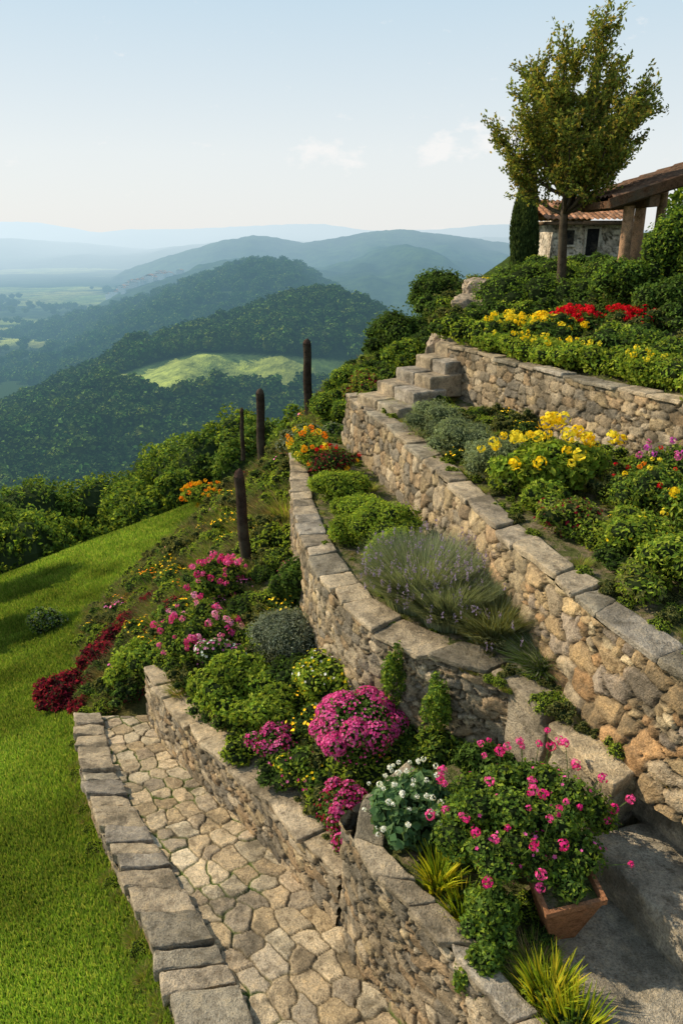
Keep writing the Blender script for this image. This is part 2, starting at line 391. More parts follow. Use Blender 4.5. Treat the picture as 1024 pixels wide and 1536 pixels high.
for q in range(3): instancer(fo,P[idx==q],S[idx==q],protos[q],'wooded_patch')
fo2=empty('forest')
x,y,z=gridsample(H2,4600);k=(x/y<.08)&(x/y>-.58);P=np.stack([x,y,z-1],1)[k];S=9+8*rng.random(len(P));idx=rng.integers(0,3,len(P))
for q in range(3): instancer(fo2,P[idx==q],S[idx==q],protos[q],'wooded_patch')
fo3=empty('forest')
n=2000;x=-900+1000*rng.random(n);y=550+1300*rng.random(n);k=fbm(x*.004,y*.006,0,31,4)+.1<.03
P=np.stack([x,y,np.full(n,-120.)],1)[k];instancer(fo3,P,8+6*rng.random(len(P)),protos[0],'valley_trees')
# town on the foot of the ridge
tw=MB();hx=H3[0].ravel();hy=H3[1].ravel();hz_=H3[2].ravel()
for i in range(120):
    x0=-402+rng.normal()*26;y0=1545+rng.normal()*40;w=8+9*rng.random();hh=7+7*rng.random();l=8+8*rng.random()
    zb=max(-121.,float(hz_[np.argmin((hx-x0)**2+(hy-y0)**2)]))-1.5;hh+=1.5
    V=[(x0-w/2,y0-l/2,zb),(x0+w/2,y0-l/2,zb),(x0+w/2,y0+l/2,zb),(x0-w/2,y0+l/2,zb)]
    V+= [(a,b,zb+hh) for a,b,_ in V];V=A(V)
    tw.add(V,[[0,1,5,4],[1,2,6,5],[2,3,7,6],[3,0,4,7]],A([.85,.82,.78])*(.8+.2*rng.random()))
    R=A([(x0-w/2-.4,y0-l/2,zb+hh),(x0+w/2+.4,y0-l/2,zb+hh),(x0+w/2+.4,y0+l/2,zb+hh),(x0-w/2-.4,y0+l/2,zb+hh),(x0,y0-l/2,zb+hh+2),(x0,y0+l/2,zb+hh+2)])
    tw.add(R,[[0,4,5,3],[1,2,5,4]],A([.50,.33,.26]))
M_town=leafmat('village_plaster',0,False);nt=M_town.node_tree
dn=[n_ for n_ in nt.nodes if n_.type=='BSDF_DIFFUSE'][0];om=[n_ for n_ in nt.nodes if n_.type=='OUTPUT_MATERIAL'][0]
nt.links.new(emissive_haze(nt,dn.outputs[0],2600.),om.inputs[0])
tw.obj('distant_village',M_town)
# ------------------------------------------------------------ stone work
PAL=[(.42,.325,.21),(.37,.295,.20),(.30,.25,.18),(.45,.345,.205),(.25,.215,.165),(.40,.285,.17),(.48,.39,.27)]
GOLD=[(.55,.40,.22),(.47,.33,.18),(.41,.32,.21),(.59,.46,.28),(.34,.27,.20),(.50,.30,.145)]
def worley(s,h,cw,ch,seed,jit=.75,p=2.6):
    X=s/cw;Yy=h/ch;f1=np.full(X.shape,9.);f2=np.full(X.shape,9.);idd=np.zeros(X.shape);tx=np.zeros(X.shape);ty=np.zeros(X.shape)
    J=np.floor(Yy)
    for dj in (-1,0,1):
        j=J+dj;off=.5*(np.mod(j,2))+.35*h3(j,j*0,j*0,seed+5);I=np.floor(X-off)
        for di in (-2,-1,0,1,2):
            i=I+di
            px=i+off+.5+jit*(h3(i,j,i*0,seed)-.5);py=j+.5+jit*.75*(h3(i,j,i*0+1,seed)-.5)
            wt=.12*(h3(i,j,i*0+4,seed)-.5)
            d=(np.abs(X-px)**p+np.abs(Yy-py)**p)**(1/p)+wt
            iv=h3(i,j,i*0+2,seed)
            m=d<f1
            f2=np.where(m,f1,np.minimum(f2,d));f1=np.where(m,d,f1);idd=np.where(m,iv,idd)
            tx=np.where(m,X-px,tx);ty=np.where(m,Yy-py,ty)
    return f1,f2,idd,tx,ty
def stonecols(idd,pal,edge,mort=(.11,.09,.06)):
    pal=A(pal);c=pal[(idd*997%1*len(pal)).astype(int)]*(.74+.52*(idd*317%1))[...,None]
    m=sst(.015,.08,edge)[...,None]
    return c*m+A(mort)*(1-m)
def wallface(mb,top,base,cw=.2,ch=.12,seed=1,pal=PAL,depth=.05,res=.014,flip=1,palfn=None):
    Ltot=np.sum(np.linalg.norm(np.diff(A(top)[:,:2],axis=0),axis=1));n=int(Ltot/res)
    T=resamp(top,n,1);B=resamp(base,n,1)
    H=np.max(T[:,2]-B[:,2]);nh=max(6,int(H/res))
    tg=unit(np.gradient(T[:,:2],axis=0));nrm=np.stack([tg[:,1],-tg[:,0],np.zeros(n)],1)*flip
    s=np.r_[0,np.cumsum(np.linalg.norm(np.diff(T[:,:2],axis=0),axis=1))]
    t=np.linspace(0,1,nh)
    P=B[:,None]*(1-t)[None,:,None]+T[:,None]*t[None,:,None]
    S=np.repeat(s[:,None],nh,1);Hh=P[...,2]-.0
    w1=.06*fbm(S*3,Hh*3,0,seed,2)+.018*fbm(S*22,Hh*22,0,seed,2);w2=.05*fbm(S*3,Hh*3,5,seed+9,2)+.014*fbm(S*22,Hh*22,7,seed,2)
    f1,f2,idd,tx,ty=worley(S+w1,Hh+w2,cw,ch,seed,.8,3.4)
    g1,g2,ide,ux,uy=worley(S+w1,Hh+w2,cw*.5,ch*.5,seed+50,.8,3.0)
    sp=(idd*613%1)<.25
    e=np.where(sp,np.minimum(f2-f1,(g2-g1)*.6),f2-f1);idd=np.where(sp,(idd*.37+ide*.63),idd)
    disp=depth*(.8*sst(0,.09,e)+.2*sst(0,.3,e))+.022*(idd*71%1)+depth*.8*((idd*131%1-.5)*tx+(idd*173%1-.5)*ty)
    disp=disp+.016*fbm(S*11,Hh*11,idd*40,seed+2,4)+.006*np.abs(fbm(S*40,Hh*40,idd*40,seed+3,2))-.035
    P=P+nrm[:,None]*disp[...,None]
    c=stonecols(idd,pal,e)
    if palfn is not None:
        w=palfn(P)[...,None];c=c*(1-w)+stonecols(idd,GOLD,e)*w
    F=gridF(n,nh)
    if flip>0: F=F[:,::-1]
    mb.add(P.reshape(-1,3),F,c.reshape(-1,3))
_T={}
def cubeT(m):
    if m in _T: return _T[m]
    g=np.linspace(-1,1,m);g=np.sign(g)*np.abs(g)**.7
    a,b=np.meshgrid(g,g,indexing='ij');a=a.ravel();b=b.ravel();o=np.ones_like(a);F0=gridF(m,m)
    Vs=[];Fs=[];k=0
    for V,fl in (((o,a,b),0),((-o,a,b),1),((a,o,b),1),((a,-o,b),0),((a,b,o),0),((a,b,-o),1)):
        Vs.append(np.stack(V,1));Fs.append((F0[:,::-1] if fl else F0)+k);k+=m*m
    V=np.concatenate(Vs);F=np.concatenate(Fs)
    u,inv=np.unique(np.round(V,5),axis=0,return_inverse=True);inv=inv.ravel()
    _T[m]=(u,inv[F]);return _T[m]
def block(mb,quad,z0,z1,col,r=.02,m=8,rough=.012,fz=7.):
    V,F=cubeT(m);q=A(quad)[:,:2]
    wx=np.linalg.norm(q[1]-q[0])/2;wy=np.linalg.norm(q[3]-q[0])/2
    z0=np.broadcast_to(A(z0),(4,));z1=np.broadcast_to(A(z1),(4,));hz=float(np.mean(z1-z0))/2
    h=A([wx,wy,hz]);r=min(r,h.min()*.9);p=V*h
    c=np.clip(p,-(h-r),h-r);d=p-c;p=c+unit(d)*r
    u=(p[:,0]/wx+1)/2;v=(p[:,1]/wy+1)/2;t=(p[:,2]/hz+1)/2
    W=np.stack([(1-u)*(1-v),u*(1-v),u*v,(1-u)*v],1)
    xy=W@q;z=(W@z0)*(1-t)+(W@z1)*t
    P=np.stack([xy[:,0],xy[:,1],z],1);sd=int(rng.integers(1000))
    dn=unit(p)
    edge=np.sort(np.abs(V),axis=1)[:,1]**6
    P=P+dn*(rough*2*fbm(P[:,0]*fz,P[:,1]*fz,P[:,2]*fz,sd,3)*(1+.8*edge)-edge*rough*1.5*np.abs(vnoise(P[:,0]*22,P[:,1]*22,P[:,2]*22,sd)))[:,None]
    c=np.tile(A(col),(len(P),1))*(1+.45*fbm(P[:,0]*5,P[:,1]*5,P[:,2]*5,sd+4,4))[:,None]
    mb.add(P,F,c)
def caps(mb,outer,inner,thick=.07,lmin=.28,lmax=.55,over=.03,pal=None,m=14,r=.014,rough=.014,gap=.005):
    n=300;O=resamp(outer,n,1);I=resamp(inner,n,1)
    s=np.r_[0,np.cumsum(np.linalg.norm(np.diff(O[:,:2],axis=0),axis=1))]
    p=0;L=s[-1];sk=0.
    def at(Q,x): return A([np.interp(x,s,Q[:,k]) for k in range(3)])
    while p<L-.05:
        l=lmin+(lmax-lmin)*rng.random()**1.3;e=min(p+l,L)
        if L-e<lmin*.5: e=L
        s2=rng.normal()*.035
        o0,o1,i0,i1=at(O,p+gap),at(O,e-gap),at(I,p+gap+sk),at(I,e-gap+s2)
        w0=unit((o0-i0)*A([1,1,0]));w1=unit((o1-i1)*A([1,1,0]))
        ov=over+.02*rng.normal();ov2=over+.02*rng.normal();dz=.012*rng.normal()
        c=pick(pal,1,.2)[0]
        q=[o0+w0*ov,o1+w1*ov2,i1-w1*.03*rng.random(),i0-w0*.03*rng.random()]
        z1=A([o0[2],o1[2],i1[2],i0[2]])+dz+.007*rng.normal(size=4)
        block(mb,q,z1-thick,z1,c,r,m,rough)
        p=e;sk=s2
def offs(P,d,dz=0.):
    P=A(P);Q=resamp(P,60,1);tg=unit(np.gradient(Q[:,:2],axis=0));nr=np.stack([-tg[:,1],tg[:,0]],1)
    R=Q.copy();R[:,:2]+=nr*d;R[:,2]+=dz;return R
def wz(P,z): return A([(p[0],p[1],z) for p in P])
CAPC=[(.44,.355,.245),(.39,.32,.23),(.48,.385,.26),(.33,.285,.21),(.41,.355,.28)]
CAPW=[(.52,.41,.27),(.46,.37,.255),(.56,.45,.305)]
def wall(name,top,base,cw,ch,seed,capw=.28,thick=.07,pal=PAL,depth=.05,capin=None,palfn=None,cpal=CAPC,res=.014,lmin=.28,lmax=.55):
    e=empty(name)
    mb=MB();tt=A(top).copy();tt[:,2]-=thick*.8;wallface(mb,tt,base,cw,ch,seed,pal,depth,res,1,palfn);mb.obj('masonry',M_stone,e,True)
    mb=MB();inn=capin if capin is not None else offs(top,capw)
    caps(mb,top,inn,thick,lmin,lmax,pal=cpal);mb.obj('capstones',M_stone,e,True)
    return e
Ct=wz([(-.72,11.0),(-.68,9.5),(-.55,8.19),(-.43,7.25),(-.2,6.24),(.16,5.43),(.41,5.1),(.7,4.86),(.94,4.72),(1.23,4.57),(1.45,4.3)],1.6)
Cb=wz([(p[0]-.03,p[1]-.02) for p in Ct],.35)
Cin=wz([(-.50,11.0),(-.45,9.3),(-.33,8.19),(-.07,6.83),(.29,5.74),(.57,5.34),(.84,5.10),(1.1,4.96),(1.4,4.78),(1.65,4.45)],1.6)
Bt=wz([(.10,11.2),(.18,10.81),(.59,9.29),(.93,7.64),(1.17,6.46),(1.34,5.49),(1.57,4.59),(1.73,3.99),(1.92,3.5),(2.35,2.9),(3.0,2.2)],2.3)
Bb=wz([(p[0]-.10,p[1]-.05) for p in Bt],1.45)
At=wz([(1.55,10.75),(1.65,10.55),(2.1,9.4),(2.6,8.3),(3.0,7.55),(3.3,6.9),(4.0,5.4),(4.7,4.0)],3.1)
Ab=wz([(p[0]-.05,p[1]-.03) for p in At],2.1)
Dt=A([(-2.27,7.29,-.08),(-1.94,6.64,.0),(-1.36,5.83,.11),(-.62,4.83,.25),(-.01,3.93,.37)])
Db=A([(-2.31,7.28,-.95),(-1.97,6.62,-.85),(-1.42,5.83,-.65),(-.66,4.84,-.45),(-.03,3.9,-.25)])
Et=wz([(.5,4.35),(.0,3.83),(.19,3.4),(.48,3.03),(.77,2.61),(1.0,2.25),(1.3,1.7)],1.0)
Eb=wz([(.5,4.33),(.0,3.80),(.14,3.42),(.34,3.2),(.6,2.85),(.82,2.3),(1.1,1.7)],-.15)
wall('stone_retaining_wall',Ct,Cb,.17,.095,11,capin=Cin,thick=.05,depth=.035,lmin=.22,lmax=.6)
wall('stone_retaining_wall',Bt,Bb,.22,.14,12,capw=.21,depth=.045,thick=.05,palfn=lambda P:1-sst(4.2,7.5,P[...,1]),lmin=.25,lmax=.7)
wall('stone_retaining_wall',At,Ab,.19,.11,13,capw=.18,depth=.032,thick=.045)
wall('stone_retaining_wall',Dt,Db,.17,.085,14,capw=.24,thick=.06,depth=.032,cpal=CAPW,lmin=.3,lmax=.75)
wall('stone_retaining_wall',Et,Eb,.15,.09,15,capw=.12,thick=.05,depth=.034,res=.010,lmin=.2,lmax=.5)
def loft(name,a,b,mat,nz=.05,nu=60,nv=24,col=(.07,.07,.03)):
    a=resamp(a,nu,1);b=resamp(b,nu,1);t=np.linspace(0,1,nv)
    P=a[:,None]*(1-t)[None,:,None]+b[:,None]*t[None,:,None]
    P[...,2]+=nz*fbm(P[...,0]*3,P[...,1]*3,0,3,3)
    mb=MB();mb.add(P.reshape(-1,3),gridF(nu,nv)[:,::-1],A(col));mb.obj(name,mat,None,True)
    return P
bedCD=loft('flower_bed_soil',offs(Dt,.15,-.07),wz([(-.6,9.0),(-.42,7.3),(-.17,6.26),(.2,5.45),(.75,4.9),(1.4,4.5)],.75),M_soil)
bedBC=loft('flower_bed_soil',offs(Ct,.15,-.045),wz(Bt,1.57),M_soil)
bedAB=loft('flower_bed_soil',offs(Bt,.14,-.045),wz(At,2.38),M_soil)
bedTop=loft('flower_bed_soil',offs(At,.12,-.05),A([(1.6,13.5,3.2),(3.2,14.5,3.5),(6,13.5,3.7),(8,9,3.7),(9,4,3.7)]),M_soil)
bedE=loft('flower_bed_soil',wz([(.15,4.1),(.12,3.85),(.35,3.42),(.62,3.08),(.95,2.6),(1.15,2.2)],.92),wz([(.9,4.5),(1.36,4.15),(1.36,3.4),(1.3,2.8),(1.4,2.2)],.88),M_soil)
# path
kr=resamp(A([(p[0],p[1]) for p in kerbR]),460,1)
rb=A([(-2.25,7.36),(-1.46,6.16),(-.65,4.92),(-.0,3.95),(.2,3.5),(.61,3.0),(.9,2.4),(1.2,1.5)])
rr=resamp(rb,460,1);nv=130
t=np.linspace(-.06,1.05,nv);P2=kr[:,None]*(1-t)[None,:,None]+rr[:,None]*t[None,:,None]
Xp=P2[...,0];Yp=P2[...,1]
wx_=.06*fbm(Xp*3,Yp*3,0,5,2)+.012*fbm(Xp*20,Yp*20,0,5,2);wy_=.06*fbm(Xp*3,Yp*3,4,6,2)+.012*fbm(Xp*20,Yp*20,3,5,2)
ca,sa=math.cos(.95),math.sin(.95)
U=Xp*ca-Yp*sa+wx_;Wv=Xp*sa+Yp*ca+wy_
f1,f2,idd,tx,ty=worley(U,Wv,.23,.175,77,jit=.8,p=5)
ed=f2-f1
Zp=pathz(Yp)+.018*sst(0,.10,ed)+.012*(idd*53%1)+.02*((idd*131%1-.5)*tx+(idd*173%1-.5)*ty)+.008*fbm(Xp*12,Yp*12,idd*30,8,4)-.015
PATHC=[(.56,.43,.27),(.49,.385,.26),(.58,.46,.30),(.44,.36,.255),(.51,.385,.23),(.60,.50,.345)]
cp=stonecols(idd,PATHC,ed,(.16,.125,.07))
gm=(sst(.0,.25,fbm(Xp*2.5,Yp*2.5,0,66,3))*(1-sst(.03,.10,ed)))[...,None];cp=cp*(1-gm)+A([.10,.15,.03])*gm
mb=MB();mb.add(np.stack([Xp,Yp,Zp],-1).reshape(-1,3),gridF(460,nv)[:,::-1],cp.reshape(-1,3))
mb.obj('flagstone_path',M_stone,None,True)
# kerb
ke=empty('stone_kerb')
kl=A([(p[0],p[1],pathz(p[1])+.09) for p in kerbL]);kR=A([(p[0],p[1],pathz(p[1])+.06) for p in kerbR])
mb=MB();caps(mb,kl,kR,.10,.17,.42,.02,CAPC,20,.012,.016,.010);mb.obj('kerb_slabs',M_stone,ke,True)
mb=MB();k2=kl.copy();k2[:,2]-=.09;kb=k2.copy();kb[:,2]-=.55;wallface(mb,k2,kb,.2,.07,19,PAL,.03,.014,1);mb.obj('kerb_masonry',M_stone,ke,True)
# big steps at right
st=empty('stone_steps');mb=MB();SC=[(.37,.32,.24),(.41,.35,.26)]
block(mb,[(1.15,3.2),(1.33,2.0),(2.2,2.2),(1.62,3.5)],.55,.90,SC[0],.02,50,.012,6)
block(mb,[(1.48,3.48),(2.12,2.1),(2.8,2.4),(2.0,3.66)],.83,1.16,SC[1],.02,50,.012,6)
block(mb,[(1.84,3.74),(2.40,2.6),(3.2,2.8),(2.6,4.0)],1.08,1.42,SC[0],.02,50,.012,6)
block(mb,[(1.36,4.04),(1.60,3.46),(2.04,3.78),(1.80,4.30)],1.46,1.57,(.52,.41,.26),.014,34,.008,7)
block(mb,[(1.40,4.03),(1.64,3.54),(2.05,3.85),(1.80,4.28)],1.12,1.45,(.34,.285,.20),.02,30,.014,7)
block(mb,[(1.39,4.05),(1.63,3.52),(2.05,3.87),(1.80,4.28)],.5,1.11,(.38,.31,.22),.02,30,.014,7)
block(mb,[(1.15,4.58),(1.34,4.09),(1.80,4.34),(1.66,4.88)],1.50,1.61,(.45,.37,.26),.014,30,.009,7)
block(mb,[(1.2,4.5),(1.38,4.12),(1.8,4.35),(1.66,4.8)],.5,1.49,(.34,.285,.21),.02,30,.016,7)
mb.obj('step_blocks',M_stone,st,True)
st2=empty('stone_steps');mb=MB()
for k in range(5):
    p=A([.22,10.65])+k*A([.29,.10]);w=1.15-.13*k;dr=A([.47,-.88]);dp=A([.88,.47])*(.55 if k<4 else .9)
    sp=.35+.3*rng.random()
    block(mb,[p,p+dr*w*sp,p+dr*w*sp+dp,p+dp],2.1+.17*k,2.42+.17*k,pick(CAPC,1,.15)[0],.02,22,.014,6)
    block(mb,[p+dr*(w*sp+.01),p+dr*w,p+dr*w+dp,p+dr*(w*sp+.01)+dp],2.1+.17*k,2.41+.17*k,pick(CAPC,1,.15)[0],.02,22,.014,6)
mb.obj('step_blocks',M_stone,st2,True)
# ------------------------------------------------------------ plants placement
def bush(name,c,r,n,ls,pal,zmin=None,fl=None,**k):
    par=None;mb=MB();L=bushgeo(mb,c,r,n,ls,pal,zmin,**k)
    fm=MB()
    for f in (fl or []):
        P,d=surf_pts(L,f[1],-99 if zmin is None else zmin+.03,top=.45)
        if f[0]=='p': petals(fm,P,unit(d+A([0,-.1,.3])),f[2],f[3])
        elif f[0]=='h':
            ext=.06 if len(f)<5 else f[4]
            Q=P+d*ext*rng.random((len(P),1))+A([0,0,ext*.5])
            for a,b in zip(P,Q): tube(mb,[a-(b-a)*.3,b],[.003,.002],(.07,.12,.03),3)
            heads(fm,Q,f[2],f[3])
    if fm.n:
        par=empty(name);mb.obj('foliage',M_leaf,par);fm.obj('blossoms',M_pet,par)
    else: mb.obj(name,M_leaf)
    return L
PINK=[(.72,.09,.30),(.78,.15,.40),(.60,.05,.22)];MAG=[(.58,.05,.22),(.68,.10,.30),(.42,.03,.14),(.74,.18,.38)]
LPINK=[(.78,.32,.52),(.72,.18,.40)];WHITE=[(.85,.85,.8)];YEL=[(.85,.60,.02),(.82,.68,.05)];ORA=[(.85,.28,.02),(.80,.42,.02)];REDF=[(.68,.02,.03),(.55,.01,.02)]
# lower bed
bush('azalea_bush',(.12,4.88,.90),(.43,.40,.34),7500,.034,GREEN,.5,[('p',8500,.012,MAG+PINK)],nl=22,k=.24,spread=.68)
bush('azalea_bush',(.0,4.42,.50),(.25,.22,.26),2600,.034,GREEN+RED[:2],.2,[('p',1500,.012,MAG)],nl=16,k=.26,spread=.75)
bush('azalea_bush',(.12,4.2,.38),(.2,.18,.2),1600,.034,GREEN+RED[:2],.1,[('p',800,.012,MAG)],nl=14,k=.26,spread=.75)
bush('azalea_bush',(-.58,5.22,.5),(.22,.2,.16),1600,.034,GREEN+RED[:1],.25,[('p',900,.012,MAG)],nl=14,k=.28,spread=.75)
bush('spurge_bush',(-1.07,6.05,.52),(.42,.38,.30),5000,.05,YGREEN,.1,nl=18,k=.32,spread=.74)
bush('spurge_bush',(-.66,5.62,.50),(.33,.3,.25),4000,.045,YGREEN,.1,nl=16,k=.32,spread=.74)
bush('flowering_shrub',(-.12,5.75,.72),(.36,.34,.30),3500,.045,YGREEN,.3,[('p',300,.014,WHITE+YEL)],nl=14,k=.34,spread=.72)
bush('flowering_shrub',(-.3,5.0,.45),(.3,.3,.2),2600,.045,GREEN+YGREEN,.2,[('p',160,.014,YEL+MAG)],nl=14,k=.34,spread=.72)
bush('santolina_bush',(-.60,6.55,.75),(.45,.42,.36),10000,.03,GREY,.3,nl=10,asp=.3,spread=.5,k=.4,corec=(.04,.055,.03))
bush('rhododendron_bush',(-1.60,7.1,.45),(.40,.42,.38),4000,.05,GREEN+YGREEN,.0,[('h',150,.034,LPINK+PINK)],nl=18,k=.32,spread=.74)
bush('rhododendron_bush',(-1.55,8.25,.55),(.34,.34,.28),2600,.05,GREEN+YGREEN,.0,[('h',110,.038,PINK)],nl=18,k=.32,spread=.76)
bush('flowering_shrub',(-1.28,6.6,.50),(.26,.24,.2),2000,.045,GREEN,.1,[('p',260,.018,LPINK+WHITE)],nl=12,k=.34,spread=.72)
bush('laurel_bush',(-.52,7.35,.95),(.24,.24,.34),2600,.05,GREEN,.4,nl=14,k=.34,spread=.72)
bush('laurel_bush',(.80,4.72,.78),(.33,.22,.26),3000,.045,GREEN+YGREEN,.5,nl=14,k=.34,spread=.72)
bush('laurel_bush',(.42,5.0,.75),(.22,.2,.25),2000,.045,GREEN+YGREEN,.5,nl=12,k=.34,spread=.72)
bush('laurel_bush',(1.05,4.35,.95),(.25,.2,.2),2000,.045,GREEN,.6,nl=12,k=.34,spread=.72)
for c,h in (((.42,5.02),.74),((.73,4.72),.64)):
    bush('climbing_vine',(c[0],c[1],.85+h/2),(.095,.08,h/2),1800,.035,YGREEN+GREEN,.6,nl=14,k=.34,spread=.85,core=False)
# lower-left
BC_=(.03,.008,.008)
for c,r in (((-3.85,8.6,-1.35),(.42,.38,.34)),((-3.15,9.8,-1.1),(.48,.45,.36)),((-3.5,9.2,-1.25),(.42,.38,.34)),((-3.35,8.3,-1.3),(.3,.3,.26)),((-2.9,10.4,-1.0),(.35,.35,.3))):
    bush('barberry_bush',c,r,3000,.055,RED,c[2]-.4,nl=18,spread=.82,k=.26,corec=BC_)
bush('laurel_bush',(-2.72,8.25,-.72),(.42,.40,.42),4200,.06,YGREEN,-1.3,nl=20,spread=.78,k=.3)
bush('laurel_bush',(-2.35,8.0,-.45),(.35,.35,.32),3000,.055,YGREEN+GREEN,-.9,nl=16,spread=.75,k=.32)
bush('laurel_bush',(-2.3,9.2,-.5),(.42,.42,.32),3600,.055,YGREEN+GREEN,-.9,nl=18,spread=.75,k=.32)
bush('boxwood_bush',(-5.5,12.1,-2.2),(.36,.33,.30),3500,.05,GREEN+GREY+YGREEN,-2.5,nl=14,k=.34,spread=.7)
# BC terrace
for c,r in (((-.02,8.5,1.70),(.42,.38,.27)),((.18,7.75,1.66),(.36,.36,.24)),((.42,6.98,1.78),(.46,.42,.33)),((.48,6.42,1.74),(.32,.30,.28)),((.12,7.2,1.66),(.3,.3,.22))):
    bush('boxwood_bush',c,r,8500,.034,YGREEN,1.5,nl=16,k=.34,spread=.6)
bush('marigold_plant',(-.42,9.9,1.75),(.30,.42,.28),3000,.05,YGREEN,1.4,[('h',70,.045,ORA+YEL)],nl=8)
bush('marigold_plant',(-.15,9.5,1.72),(.35,.3,.22),2500,.045,GREEN+RED,1.4,[('h',30,.035,ORA+REDF)],nl=8)
def grassclump(name,c,r,h,n,w,pal,spikes=None,lean=.6,dome=True):
    mb=MB();tips=blades(mb,c,r,h,n,w,pal,lean)
    tips2=blades(mb,c,r*1.15,h*.72,n//2,w*1.2,pal,lean*1.5)
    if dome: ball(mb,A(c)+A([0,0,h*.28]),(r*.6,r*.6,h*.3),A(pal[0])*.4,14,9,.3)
    if spikes:
        par=empty(name);fm=MB();T=np.concatenate([tips,tips2]);k=rng.choice(len(T),spikes[0],replace=False);T=T[k]
        for q in T:
            m=9;zz=rng.random(m)*.065;P=q+np.stack([rng.normal(size=m)*.006,rng.normal(size=m)*.006,zz-.03],1)
            leaves(fm,P,A([0,0,1])+rdir(m)*.4,rdir(m),.018,.012,pick(spikes[1],m,.3))
        mb.obj('foliage',M_leaf,par);fm.obj('blossoms',M_pet,par)
    else: mb.obj(name,M_leaf)
LAV=[(.36,.27,.44),(.42,.34,.50),(.28,.22,.36)]
LG=[(.14,.185,.09),(.18,.22,.115),(.11,.15,.07)]
grassclump('lavender_plant',(.70,5.80,1.55),.48,.54,9500,.009,LG,(380,LAV),.58)
grassclump('lavender_plant',(.92,5.48,1.55),.40,.48,6500,.009,LG,(110,LAV),.60)
grassclump('lavender_plant',(1.24,5.14,1.55),.34,.42,6000,.009,LG+OLIVE,(30,LAV),.65)
grassclump('ornamental_grass',(1.50,4.68,1.58),.24,.28,1800,.008,GREY+GREEN,None,.9)
# AB terrace
TH=[(.13,.18,.08),(.16,.21,.10),(.10,.14,.06)]
TC=(.05,.07,.03)
bush('thyme_bush',(1.12,8.75,2.46),(.44,.52,.28),7500,.03,TH,2.25,nl=14,asp=.35,k=.34,spread=.7,corec=TC)
bush('thyme_bush',(1.30,7.9,2.44),(.38,.44,.26),6500,.03,TH,2.25,nl=14,asp=.35,k=.34,spread=.7,corec=TC)
bush('thyme_bush',(1.52,7.2,2.44),(.38,.40,.27),6500,.03,TH,2.25,nl=14,asp=.35,k=.34,spread=.7,corec=TC)
bush('marigold_plant',(1.98,6.6,2.52),(.50,.36,.28),4200,.075,YGREEN,2.3,[('h',95,.058,YEL,.16)],nl=16,k=.34,spread=.7)
bush('sedum_bush',(1.78,6.12,2.40),(.20,.2,.18),1500,.045,YGREEN,2.25,nl=8)
bush('sedum_bush',(1.88,5.65,2.40),(.28,.24,.2),2200,.04,OLIVE+RED[:1]+YGREEN,2.25,nl=12,k=.34,spread=.7)
bush('flowering_shrub',(2.18,5.15,2.45),(.34,.34,.24),3600,.04,YGREEN,2.25,[('p',90,.014,YEL)],nl=14,k=.34,spread=.7)
bush('flowering_shrub',(2.35,4.6,2.48),(.34,.3,.26),3000,.04,YGREEN,2.25,nl=14,k=.34,spread=.7)
bush('flowering_shrub',(2.65,5.9,2.48),(.38,.42,.30),3600,.04,GREEN+YGREEN,2.25,[('h',50,.02,YEL+ORA+REDF,.08)],nl=14,k=.34,spread=.7)
bush('flowering_shrub',(3.0,6.5,2.55),(.34,.34,.30),2600,.04,GREEN+YGREEN,2.25,[('h',40,.03,[(.6,.1,.5),(.7,.15,.42)],.08)],nl=12,k=.34,spread=.7)
bush('marigold_plant',(2.75,5.3,2.62),(.28,.3,.26),2200,.05,YGREEN+GREEN,2.25,[('h',14,.05,YEL,.1)],nl=12,k=.34,spread=.7)
bush('flowering_shrub',(2.25,7.3,2.42),(.35,.3,.2),2200,.04,YGREEN+OLIVE,2.25,nl=12,k=.34,spread=.7)
bush('sedum_bush',(2.0,4.45,2.38),(.2,.25,.15),1500,.04,YGREEN+OLIVE,2.25,nl=8)
bush('sedum_bush',(1.62,6.7,2.36),(.22,.3,.14),1500,.04,YGREEN+OLIVE,2.25,nl=8)
# top terrace hedges
def hedge(name,P,w,h,n,ls,pal,zb,fl=None,nl=6,zs=None):
    mb=MB();fm=MB();Q=resamp(A(P),max(3,int(np.linalg.norm(A(P[-1])-A(P[0]))/(w*.8))),0)
    Ls=[]
    for p in Q:
        z0=zb if len(p)<3 else p[2]
        Ls+=bushgeo(mb,(p[0]+rng.normal()*.05,p[1]+rng.normal()*.05,z0+h*.45),(w*(.9+.3*rng.random()),w,h*(.5+.15*rng.random())),n,ls,pal,z0-.15,nl=nl)
    for f in fl or []:
        Pt,d=surf_pts(Ls,f[1],-99,top=1.2)
        if f[0]=='h': heads(fm,Pt+A([0,0,.03]),f[2],f[3],18)
    if fm.n: par=empty(name);mb.obj('foliage',M_leaf,par);fm.obj('blossoms',M_pet,par)
    else: mb.obj(name,M_leaf)
hedge('flowering_hedge',[(2.05,10.2),(2.5,9.3),(3.0,8.4),(3.3,7.8)],.28,.34,1500,.05,YGREEN,3.06,[('h',80,.035,YEL)])
hedge('flowering_hedge',[(3.3,7.9),(3.6,7.3),(4.0,6.5),(4.5,5.6)],.34,.42,3000,.05,YGREEN,3.02,[('h',4,.04,YEL)],nl=10)
hedge('yellow_flower_bed',[(2.3,11.0),(3.0,10.2)],.33,.40,2000,.05,YGREEN,3.12,[('h',200,.045,YEL)])
hedge('red_flower_bed',[(3.35,10.6),(4.1,10.2)],.32,.42,1700,.05,GREEN,3.2,[('h',280,.042,REDF)])
hedge('laurel_hedge',[(3.7,8.9),(4.3,8.2),(5.0,7.2)],.42,.42,3000,.05,YGREEN+GREEN,3.1,nl=10)
hedge('laurel_hedge',[(2.7,12.6),(3.4,12.3),(4.2,11.7),(5.2,11.0)],.55,.80,3600,.05,GREEN+YGREEN[:1],3.15,nl=14)
